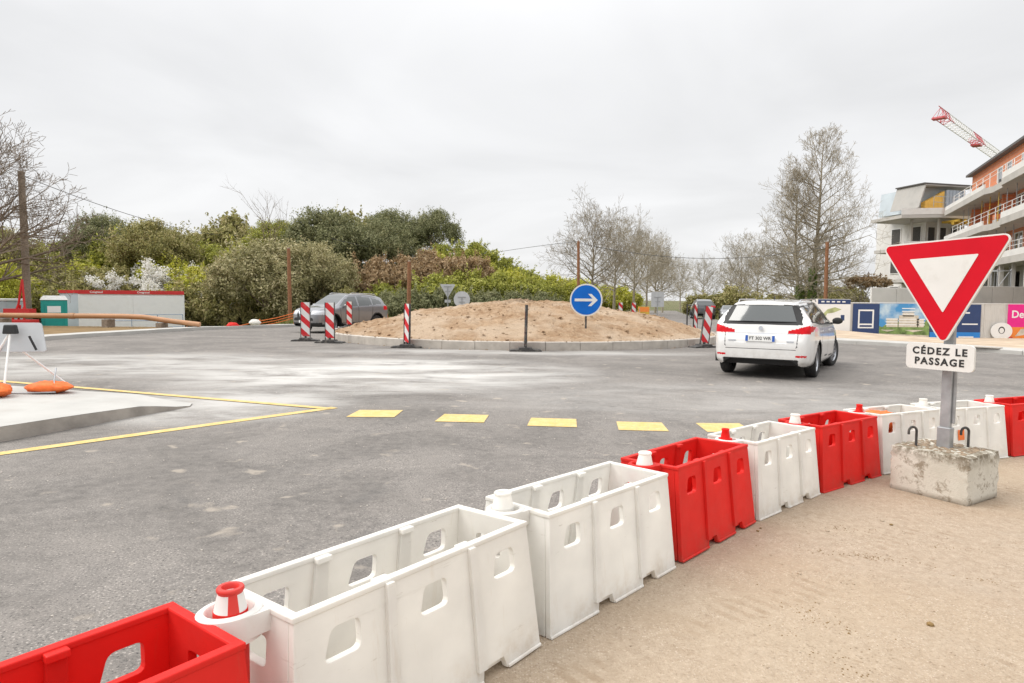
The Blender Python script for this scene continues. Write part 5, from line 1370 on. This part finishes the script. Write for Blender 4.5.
for i, (x, y, s, k, lb) in enumerate((
    (7.1, 60, 1.0, 0, 'first and largest bare tree of the row behind the blue sign'), (10.0, 66, .98, 1, 'second bare tree of the row beyond the mound'), (13.4, 74, 1.0, 0, 'third bare tree of the row beyond the mound'),
    (16.4, 82, 1.0, 1, 'fourth bare tree of the row beyond the mound'), (19.6, 92, 1.0, 0, 'fifth bare tree of the row beyond the mound'), (23.5, 105, 1.0, 1, 'sixth and farthest clear bare tree of the row'),
    (28.6, 84, 1.05, 1, 'medium bare tree left of the tallest tree, above the white car'), (28.8, 68, .82, 0, 'shorter brown bare tree close behind the ivy clad trunks'),
    (33.6, 92, .95, 0, 'hazy bare tree behind the white car roof'), (30.5, 122, 1.0, 1, 'far bare tree at the end of the road, left side'), (36.5, 128, 1.0, 0, 'far bare tree at the end of the road, centre'), (43, 132, 1.0, 1, 'far bare tree at the end of the road, right side'))):
    bare('bare_tree', lb, ROWT[k], x, y, s * .94, i * 1.1 + .3, 'bark_tan' if i != 0 else 'bark', 'bare trees')
# old tree at the left edge with long drooping branches
LEFT = bare_tree(23, 10.5, .28, 'round', 4, 1.2)
bare('old_bare_tree', 'dark bare tree at the left edge with long spreading branches', LEFT, -26.4, 32.6, (1.12, 1.12, 1.0), .9, 'bark_grey', 'bare trees')
t = thing('dead_sapling', 'thin leafless upright stems on the skyline above the evergreen oaks', 'tree', (-20.4, 58, gz(-20.4, 58) + 2.6), 0, 'bare trees')
obj('stems', twig_mesh('stems', 91, 4.6, 6, .18, .035), 'bark_grey', t); t.location.z -= 2.6; t.scale = (1, 1, 1.45)

def grass_patch(name, n, region, h, seed, mat='grass'):
    rng = np.random.default_rng(seed); V = []
    xs_, ys_ = region(rng, n); zz = np.array([gz(a, c) for a, c in zip(xs_, ys_)])
    a = rng.uniform(0, 6.28, n); w = .035; hh = h * rng.uniform(.5, 1.4, n); dx_, dy_ = np.cos(a) * w, np.sin(a) * w; lx, ly = rng.normal(scale=.3, size=n) * hh, rng.normal(scale=.3, size=n) * hh
    v = np.empty((n, 4, 3)); base = np.stack([xs_, ys_, zz - .05], 1)
    v[:, 0] = base - np.stack([dx_, dy_, 0 * a], 1); v[:, 1] = base + np.stack([dx_, dy_, 0 * a], 1); tip = base + np.stack([lx, ly, hh], 1)
    v[:, 2] = tip + np.stack([dx_, dy_, 0 * a], 1) * .25; v[:, 3] = tip - np.stack([dx_, dy_, 0 * a], 1) * .25
    return tag(obj(name, quads_mesh(name, v.reshape(-1, 3)), mat), kind='stuff')
grass_patch('grass', 22000, lambda r, n: (r.uniform(-20, 5, n), r.uniform(38.5, 49, n)), .28, 1)
grass_patch('grass', 14000, lambda r, n: ((lambda y: (r.uniform(-3, 7.2, n) + (y - 42) * .16, y))(r.uniform(42, 78, n))), .22, 2)
grass_patch('grass', 9000, lambda r, n: ((lambda y: (r.uniform(16.5, 34, n) + (y - 46) * .2, y))(r.uniform(48, 85, n))), .25, 3)
bushes([(-44 + 2.9 * i, 59 + (i % 3) * 1.2) for i in range(9)], 'leaf_green', 'green shrub filling the upper bank at the left', 'shrubs on the upper bank', lo=1.2, hi=1.9)
bushes([(-30, 64), (-26.5, 65), (-23, 66), (-19, 64.5), (-16.5, 66)], 'leaf_olive', 'olive shrub on the skyline of the bank', 'shrubs on the skyline', lo=1.5, hi=2.1)
bushes([(-6, 66), (-3.5, 68), (-1.2, 71), (1.4, 74), (4, 78), (6.5, 83)], 'leaf_green', 'tall green shrub on the skyline behind the mound', 'skyline shrubs behind the mound', lo=1.05, hi=1.5)

# ------------------------------------------------------------------ hoarding with printed boards
RXT = Matrix.Rotation(R(90), 4, 'X')
hx0, hx1, hy = 17.2, 31.0, 36.0
def hz(x): return gz(x, hy)
t = thing('site_hoarding', 'long white panel hoarding in front of the building site', 'hoarding', (0, hy, 0))
x = hx0; k = 0
while x < hx1:
    w = 1.16; zb = hz(x + w / 2) - .1; zt_ = 1.42
    b = MB(); b.box((x + w / 2, .0, (zb + zt_) / 2), (w - .015, .05, zt_ - zb))
    for j in range(5): b.box((x + .12 + j * .23, -.032, (zb + zt_) / 2), (.07, .016, zt_ - zb - .04))
    b.build('panel', 'hoarding', t)
    b = MB(); b.box((x, .07, (zb + zt_) / 2), (.07, .07, zt_ - zb + .1)); b.build('post', 'grey_metal', t); x += w
b = MB(); b.box(((hx0 + hx1) / 2, .0, 1.44), (hx1 - hx0 + .1, .09, .035)); b.build('top_rail', 'white_paint', t)
def board(x0, x1, z0, z1, mat, label, y=-.075, name='printed_board'):
    t = thing(name, label, 'board', ((x0 + x1) / 2, hy + y, z0)); w, h = x1 - x0, z1 - z0
    b = MB(); b.box((0, 0, h / 2), (w, .03, h)); t2 = b.build('sheet', mat, t); return t, w, h
def ink(t, poly, mat, d, name='print'):
    b = MB(); b.prism(poly, .016 + d, .0175 + d, RXT); return b.build(name, mat, t)
def rect(x0, x1, z0, z1): return [(x0, z0), (x1, z0), (x1, z1), (x0, z1)]
# plant board with a navy header
t, w, h = board(16.05, 18.1, -.15, 1.62, 'white_paint', 'white board with green plant print and navy header beside the white car')
ink(t, rect(-w / 2 + .3, w / 2, h - .27, h - .02), 'navy', .001)
for k in range(5): ink(t, rect(-.55 + k * .28, -.38 + k * .28, h - .18, h - .11), 'white_paint', .004, 'mark')
ink(t, [(-.9, .3), (-.62, .55), (-.40, .95), (-.15, 1.15), (-.30, .80), (-.55, .35), (-.8, .15)], 'poster_leaf', .001, 'leaf_print')
ink(t, [(-.45, .95), (.15, 1.05), (.55, 1.22), (.2, 1.33), (-.2, 1.22)], 'poster_leaf', .004, 'leaf_print')
ink(t, rect(.52, .72, .62, .92), 'navy', .001, 'mark')
# navy board with a white square outline
t, w, h = board(18.25, 19.65, -.28, 1.38, 'navy', 'navy board with a white square outline on the hoarding')
o_ = rect(-.42, .42, .35, 1.35); i_ = rect(-.34, .34, .60, 1.27)
b = MB(); b.sheet(o_, [i_[::-1]], lambda u, v, d: (u, -.0165 - d, v), .0015); b.build('outline_print', 'white_paint', t)
ink(t, rect(-.33, .33, .42, .52), 'navy', .003, 'mark')
# picture of the finished building
t, w, h = board(19.67, 22.35, -.40, 1.40, 'poster_sky', 'picture board showing white terraced building under blue sky')
ink(t, rect(-w / 2, w / 2, 0, .42), 'poster_cream', .001, 'ground_print')
rp = random.Random(4)
ink(t, [(-w / 2, .40)] + [(-w / 2 + w * k / 16, .62 + rp.uniform(-.1, .28) * (1.4 if k in (0, 1, 15, 16) else 1)) for k in range(17)] + [(w / 2, .40)], 'poster_green', .0025, 'tree_print')
for k, (xa, xb, za, zb) in enumerate(((-.95, -.35, .55, 1.02), (-.30, .75, .55, 1.18), (.70, 1.05, .55, .95), (-.1, .5, 1.12, 1.34))):
    ink(t, rect(xa, xb, za, zb), 'poster_cream', .004, 'facade_print')
    for j in range(3): ink(t, rect(xa - .05, xb + .05, za + .10 + j * .15, za + .15 + j * .15), 'white_paint', .0055, 'balcony_print')
ink(t, [(-w / 2, .42), (-.9, .30), (-.2, .45), (.5, .28), (w / 2, .45), (w / 2, .12), (-w / 2, .2)], 'poster_green', .007, 'lawn_print')
# navy and cyan board
t, w, h = board(22.4, 25.1, -.62, 1.38, 'navy', 'navy board with bright blue foot behind the give way sign')
ink(t, rect(-w / 2, w / 2, 0, .52), 'cyan', .001, 'foot_print')
for (xa, xb, za, zb) in ((.1, .75, 1.52, 1.60), (.35, 1.2, .92, .99), (.2, 1.0, .20, .30), (-.9, -.2, 1.1, 1.2), (-.9, .0, .85, .90)): ink(t, rect(xa, xb, za, zb), 'white_paint', .004, 'mark')
# pink board and its oval badge
t, w, h = board(26.55, 29.2, -.75, 1.42, 'pink', 'pink and orange advertising board at the right edge')
ink(t, rect(-w / 2, w / 2, 0, .95), 'poster_orange', .001, 'foot_print')
lt = obj('lettering', text_mesh('Devenez', .55, .001, 'LEFT', bold=.012), 'white_paint', t); lt.rotation_euler = (R(90), 0, 0); lt.location = (-w / 2 + .18, -.02, 1.62)
ink(t, [(-.9, .45), (-.3, .55), (.3, .9), (-.6, .85)], 'poster_cream', .003, 'arrow_print')
lt = obj('lettering', text_mesh('Eus', .50, .001, 'LEFT', bold=.012), 'poster_red', t); lt.rotation_euler = (R(90), 0, 0); lt.location = (-w / 2 + .05, -.022, .22)
t = thing('oval_sign', 'white oval badge with small drawing beside the pink board', 'sign', (26.2, hy - .14, hz(26.2)), 0)
zc = -.02 - hz(26.2); el = [(.58 * math.cos(2 * math.pi * i / 36), .46 * math.sin(2 * math.pi * i / 36) + zc) for i in range(36)]
b = MB(); b.prism(el, 0, .02, RXT); o = b.build('disc', 'white_paint', t)
b = MB(); b.sheet([(p[0] * .3, (p[1] - zc) * .42 + zc + .05) for p in el], [[(p[0] * .22, (p[1] - zc) * .32 + zc + .03) for p in el][::-1]], lambda u, v, d: (u, -.022 - d, v), .002); b.build('drawing', 'black', o)
b = MB(); b.box((0, .02, zc / 2), (.05, .03, zc + .2)); b.build('post', 'grey_metal', t)
# kerb drain box
t = thing('drain_inlet', 'dark drain slot in the right hand kerb near the give way plaque', 'drain', (14.02, 20.45, gz(14, 20.4)), R(118))
b = MB(); b.box((0, -.09, .07), (1.5, .05, .13)); b.build('slot', 'black', t); b = MB(); b.box((0, .03, .152), (1.7, .22, .03)); b.build('lid', 'concrete', t)
t = thing('drain_inlet', 'dark drain slot in the pale left hand kerb right of the folding sign', 'drain', (-13.98, 28.0, gz(-14, 28)), R(-104))
b = MB(); b.box((0, -.10, .06), (1.3, .05, .12)); b.build('slot', 'black', t)

# ------------------------------------------------------------------ building under construction
DIRX = Vector((.377, .926)); bang = math.atan2(.926, .377)
bld = thing('unfinished_building', 'orange brick building under construction with pale concrete balcony slabs', 'building', (34.2, 44.7, 0), bang)
XA, XB = -12.0, 25.5
FL = [1.7, 4.7, 7.7, 10.7, 14.0]
def wall_with(openings, x0, x1, z0, z1, y, th, mat, name='wall'):
    b = MB(); b.sheet(rect(x0, x1, z0, z1), [rect(a, c, d, e)[::-1] for a, c, d, e in openings], lambda u, v, d: (u, y - d, v), th); return b.build(name, mat, bld)
def wins(ops, y, mat='white_paint', pane=True, rail=False):
    for (a, c, d, e) in ops:
        b = MB(); fw = .09
        b.sheet(rect(a, c, d, e), [rect(a + fw, c - fw, d + fw, e - fw)[::-1]], lambda u, v, dd: (u, y + .03 - dd, v), .10); f = b.build('window', mat, bld)
        if c - a > 1.5: q = MB(); q.box(((a + c) / 2, y - .02, (d + e) / 2), (.07, .09, e - d - .16)); q.build('mullion', mat, f)
        q = MB(); q.box(((a + c) / 2, y - .03, (d + e) / 2), (c - a - .15, .02, e - d - .15)); q.build('pane', 'car_glass2', f)
op3 = [(20.9, 23.0, 11.2, 12.7), (15.2, 16.6, 11.3, 13.2), (12.6, 14.0, 11.3, 13.2), (8.6, 10.2, 11.3, 13.2), (2, 4, 11.3, 13.2), (-6, -4, 11.3, 13.2)]
op2 = [(23.1, 24.9, 7.9, 10.0), (18.0, 19.6, 7.9, 10.0), (13.6, 15.8, 7.9, 10.0), (9.0, 10.8, 7.9, 10.1), (3, 6, 7.9, 10.1), (-6, -3, 7.9, 10.1)]
op1 = [(17, 19, 4.9, 7.0), (8.9, 11.0, 4.9, 7.1), (12.5, 15, 4.9, 7.0), (3, 5, 4.9, 7.0), (22, 24, 4.9, 7.0)]
op0 = [(9.2, 11.5, 2.3, 4.0), (14, 16, 2.2, 4.0), (18.5, 21, 2.2, 4.0), (3, 5, 2.2, 4.0)]
for ops, z0, z1, mt in ((op3, 10.95, 14.0, 'brick'), (op2, 7.9, 10.4, 'brick'), (op1, 4.9, 7.4, 'brick'), (op0, 1.9, 4.4, 'grey_wall')):
    wall_with(ops, XA, XB, z0, z1, -2.0, .22, mt)
wins(op3[1:4], -2.0); wins([op2[2], op2[3]], -2.0); wins(op1[1:3], -2.0)
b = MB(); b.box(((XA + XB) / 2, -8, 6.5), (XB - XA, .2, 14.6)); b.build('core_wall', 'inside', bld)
for x in (XB - .11,):
    for z0, z1, mt in ((10.95, 13.99, 'brick'), (7.9, 10.4, 'brick'), (4.9, 7.4, 'brick'), (-1, 4.4, 'grey_wall')):
        b = MB(); b.box((x, -8.2, (z0 + z1) / 2), (.22, 11.9, z1 - z0)); b.build('gable_wall', mt, bld)
b = MB(); b.box(((XA + XB) / 2, -8.0, 14.1), (XB - XA + .8, 13.0, .2)); b.build('roof', 'dark_edge', bld)
for i, z in enumerate((4.7, 7.7, 10.7)):
    xe = 28.0 if i > 0 else 26.5
    b = MB(); poly = [(XA, -14), (xe - .5, -14), (xe, -3.0), (xe - 1.2, 0), (12.0, 0.0), (11.0, -.35), (8.2, -.35), (7.2, 0), (XA, 0)]
    b.prism(poly, z - .32, z + .18); b.build('balcony_slab', 'slab', bld)
    b = MB(); b.box(((XA + 7.0) / 2, -.07, z + .40), (7.0 - XA, .12, .44)); b.build('parapet', 'slab_white', bld)
    b = MB(); b.box(((12.2 + xe - 1.4) / 2, -.07, z + .36), (xe - 1.4 - 12.2, .12, .36)); b.build('parapet', 'slab_white', bld)
b = MB(); b.box(((XA + XB) / 2, -7.0, .3), (XB - XA, 10.5, 3.1)); b.build('ground_floor_wall', 'grey_wall', bld)
for k in range(9): b = MB(); xx = -1.0 + k * 3.0; b.box((xx, -.5, 3.05), (.28, .28, 3.0) if k % 2 else (.22, .22, 3.0)); b.build('column', 'slab', bld)
# edge railings
for z in (7.9, 10.9, 4.9):
    for k in range(12):
        xx = 1.0 + k * 2.1; b = MB(); b.box((xx, -.25, z + .55), (.05, .05, 1.1)); b.build('rail_post', 'white_paint', bld)
    for h in (.75, 1.08): b = MB(); b.tube([(1.0, -.25, z + h), (24.1, -.25, z + h)], .022, 5); b.build('guard_rail', 'white_paint', bld)
# steel props under the slabs, stacked blocks on the balconies
rp = random.Random(12)
for z in (4.9, 7.9, 1.85):
    for k in range(8):
        xx = 6.5 + k * 2.3 + rp.uniform(-.4, .4); b = MB(); b.tube([(xx, -.75, z), (xx + rp.uniform(-.05, .05), -.75, z + 2.45)], .035, 6); b.build('steel_prop', 'formwork' if rp.random() < .3 else 'grey_metal', bld)
for z, xx in ((10.9, 18.0), (10.9, 6.5), (7.9, 12.2), (7.9, 20.4), (4.9, 16.3)):
    for j in range(2): b = MB(); b.box((xx + .02 * j, -1.2, z + .22 + .42 * j), (1.0, .7, .40)); b.build('block_stack', 'brick' if j else 'slab', bld)
# brick balcony partitions
for xx in (11.7, 17.0, 21.3): b = MB(); b.box((xx, -1.6, 9.1), (.22, .8, 2.4)); b.build('partition', 'brick', bld)

# pale wing behind with sloped roof and yellow cladding
wg = thing('pale_wing', 'pale building wing with sloped roof, yellow cladding and long balconies', 'building', (45.0, 73.0, 0), R(14))
def wbox(c, d, mat, name, **k): b = MB(); b.box(c, d, **k); return b.build(name, mat, wg)
wbox((2.8, 4.5, 5.2), (4.6, 7, 12.4), 'slab_white', 'wall')
for z in (1.4, 4.7, 8.0):
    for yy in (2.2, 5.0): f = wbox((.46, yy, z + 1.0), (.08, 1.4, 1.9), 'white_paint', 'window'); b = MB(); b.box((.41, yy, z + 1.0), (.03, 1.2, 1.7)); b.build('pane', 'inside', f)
for z in (2.0, 5.4, 8.75):
    for (xx, yy) in ((-2.6, -.2), (-.8, -1.9), (2.4, -1.8)): wbox((xx, yy, z), (.22, .22, 3.0), 'slab', 'column')
b = MB(); b.prism([(-1.2, 0), (4.9, 0), (4.9, 2.6), (-.9, 2.6)], -6, -.6, Matrix.Translation((0, 0, 8.3 + 3.0)) @ RXT); b.build('attic_wall', 'pale_clad', wg)
b = MB(); b.prism([(-2.3, .2), (-1.5, 2.6), (5.2, 2.6), (5.2, 2.72), (-1.62, 2.72), (-2.42, .2)], -3, .8, Matrix.Translation((0, 0, 11.3)) @ RXT); b.build('roof', 'grey_wall', wg)
b = MB(); b.box((1.8, 1.1, 11.3 + 2.80), (7.2, 3.9, .12)); b.build('roof_edge', 'dark_edge', wg)
b = MB(); b.prism([(-1.5, 0), (1.0, 0), (1.0, 2.4), (.1, 1.9), (-1.5, 1.15)], .2, .7, Matrix.Translation((0, 0, 11.0)) @ RXT); b.build('yellow_wall', 'yellow_clad', wg)
for k in range(6): wbox((1.35 + k * .42, -.75, 12.4), (.36, .12, 2.2), 'grey_clad', 'shutter_panel')
for (z, xl, xr, out) in ((10.6, -4.0, 6.2, 2.6), (7.2, -3.4, 6.2, 2.2), (3.9, -3.0, 6.2, 2.4)):
    b = MB(); b.prism([(xl, 4), (xl - .6, -out * .35), (-1.2, -out), (6.2, -out + .3), (6.2, 4)], z - .3, z + .05); b.build('balcony_slab', 'slab', wg)
    b = MB(); b.prism([(xl - .62, -out * .35), (-1.2, -out - .03), (6.2, -out + .27), (6.2, -out + .40), (-1.2, -out + .12), (xl - .5, -out * .35 + .15)], z + .05, z + .70); b.build('parapet', 'slab_white', wg)
for z in (1.2, 4.6, 7.9):
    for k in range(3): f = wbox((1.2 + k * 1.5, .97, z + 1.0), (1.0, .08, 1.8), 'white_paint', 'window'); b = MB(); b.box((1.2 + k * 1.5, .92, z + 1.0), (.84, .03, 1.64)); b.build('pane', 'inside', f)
for k in range(7): b = MB(); b.tube([(-2.0 + k * 1.2, -2.3, 11.4), (-2.0 + k * 1.2, -2.3, 12.5)], .03, 5); b.build('rail_post', 'grey_metal', wg)
for h in (11.9, 12.5): b = MB(); b.tube([(-2.0, -2.3, h), (5.4, -2.3, h)], .03, 5); b.build('guard_rail', 'grey_metal', wg)
for k in range(8): b = MB(); b.box((.2 + k * .85, -2.6, 9.95), (.5, 2.2, .22)); b.build('formwork_beam', 'formwork', wg)
b = MB(); b.box((3.2, -2.9, 9.7), (6.6, .3, .28)); b.build('formwork_beam', 'formwork', wg)

# shoring tower and stacked panels at the foot of the building
t = thing('scaffold_tower', 'steel scaffold tower at the foot of the building behind the hoarding', 'scaffold', (29.7, 41.5, gz(29.7, 41.5)), R(20))
for (x, y) in ((-.6, -.6), (.6, -.6), (.6, .6), (-.6, .6)): b = MB(); b.tube([(x, y, 0), (x, y, 4.0)], .035, 6); b.build('standard', 'grey_metal', t)
for z in (.4, 1.6, 2.8, 3.9):
    for (a, c) in (((-.6, -.6), (.6, -.6)), ((.6, -.6), (.6, .6)), ((.6, .6), (-.6, .6)), ((-.6, .6), (-.6, -.6))): b = MB(); b.tube([(*a, z), (*c, z)], .025, 6); b.build('ledger', 'grey_metal', t)
for z in (.4, 1.6, 2.8): b = MB(); b.tube([(-.6, -.6, z), (.6, -.6, z + 1.2)], .02, 6); b.build('brace', 'grey_metal', t)
t = thing('grey_screen_wall', 'grey concrete site wall standing above the hoarding at the right', 'wall', (33, 40.5, gz(33, 40.5)), R(14))
for k in range(8): b = MB(); b.box((-6.0 + k * 1.55, 0, 1.45), (1.52, .2, 2.9)); b.build('panel', 'grey_wall', t, bevel=.02)
t = thing('site_wall', 'pale beige wall above the picture board left of the give way sign', 'wall', (27.5, 50, gz(27.5, 50)), R(4))
for k in range(5): b = MB(); b.box((.1 + k * 1.95, 0, 1.5), (1.92, .2, 3.0)); b.build('panel', 'slab_white', t, bevel=.02)
# umbrella shaped small trees between the tall tree and the building
PINE = crown_mesh('crown', 71, 1.3, 1.3, .45, 3.6, 26, 150, .09); PTR = trunk_limbs(72, 4.2, .09, 1.0, 5)
for (x, y, lb) in ((28.6, 55, 'small umbrella shaped tree with tan crown left of the pale wall'), (30.4, 56.5, 'small umbrella shaped tree with tan crown touching the building')):
    leafy('umbrella_tree', lb, 'tree', PINE, PTR, x, y, 'leaf_dry', 'bark', 0, 1.0, 'umbrella shaped trees')

# ------------------------------------------------------------------ tower crane: horizontal jib high above the roofs
tipP, endP = Vector((46.6, 75.0, 22.6)), Vector((85.6, 112.7, 22.6))
cr_ang = math.atan2(endP.y - tipP.y, endP.x - tipP.x); L = (endP - tipP).length
t = thing('tower_crane', 'red and white lattice jib of a tower crane above the brick building', 'crane', (endP.x, endP.y, -.75), cr_ang)
def lattice(name, x0, x1, mat):
    b = MB(); st = 1.25; n = max(1, round((x1 - x0) / st)); st = (x1 - x0) / n
    for y, z in ((-.55, 0), (.55, 0), (0, 1.15)): b.tube([(x0, y, z + 22.6), (x1, y, z + 22.6)], .05, 6)
    for i in range(n):
        a, m_, c = x0 + i * st, x0 + (i + .5) * st, x0 + (i + 1) * st
        for y in (-.55, .55): b.tube([(a, y, 22.6), (m_, 0, 23.75), (c, y, 22.6)], .028, 5)
        b.tube([(a, -.55, 22.6), (c, .55, 22.6)], .035, 5); b.tube([(a, -.55, 22.6), (a, .55, 22.6)], .035, 5)
    return b.build(name, mat, t)
sg = [(0, 4.2, 'crane_red'), (4.2, 15.5, 'white_paint'), (15.5, 20.0, 'crane_red'), (20.0, 31.5, 'white_paint'), (31.5, 36, 'crane_red'), (36, L + 9, 'white_paint')]
for a, c, mt in sg: lattice('jib_section', -L + a, -L + c, mt)
b = MB(); b.box((-L + .3, 0, 22.45), (.9, 1.3, .12)); b.build('jib_tip', 'crane_red', t)
b = MB(); b.box((-L + 17.5, 0, 22.35), (1.4, 1.0, .2)); b.build('trolley', 'crane_red', t)
b = MB()
for x, y in ((-.8, -.8), (.8, -.8), (.8, .8), (-.8, .8)): b.tube([(x, y, -.5), (x, y, 22.6)], .1, 6)
for k in range(14):
    z = k * 1.6; b.tube([(-.8, -.8, z), (.8, -.8, z + 1.6)], .05, 5); b.tube([(.8, -.8, z), (.8, .8, z + 1.6)], .05, 5); b.tube([(.8, .8, z), (-.8, .8, z + 1.6)], .05, 5); b.tube([(-.8, .8, z), (-.8, -.8, z + 1.6)], .05, 5)
b.build('mast', 'white_paint', t)
b = MB(); b.box((7.5, 0, 22.2), (2.4, 1.4, 1.6)); b.build('counterweight', 'slab', t)
b = MB(); b.box((-1.6, -1.2, 22.0), (1.4, 1.2, 1.7)); b.build('cab', 'white_paint', t)

bushes([(-41, 49.5), (-37.5, 50.5), (-34.2, 49.2), (-19.8, 50.2), (-30.2, 56.8), (-21.8, 57.5), (-38.8, 55.0)], 'leaf_yellow', 'light yellow green shrub low on the bank at the left', 'yellow green shrubs low on the bank', lo=1.0, hi=1.5)
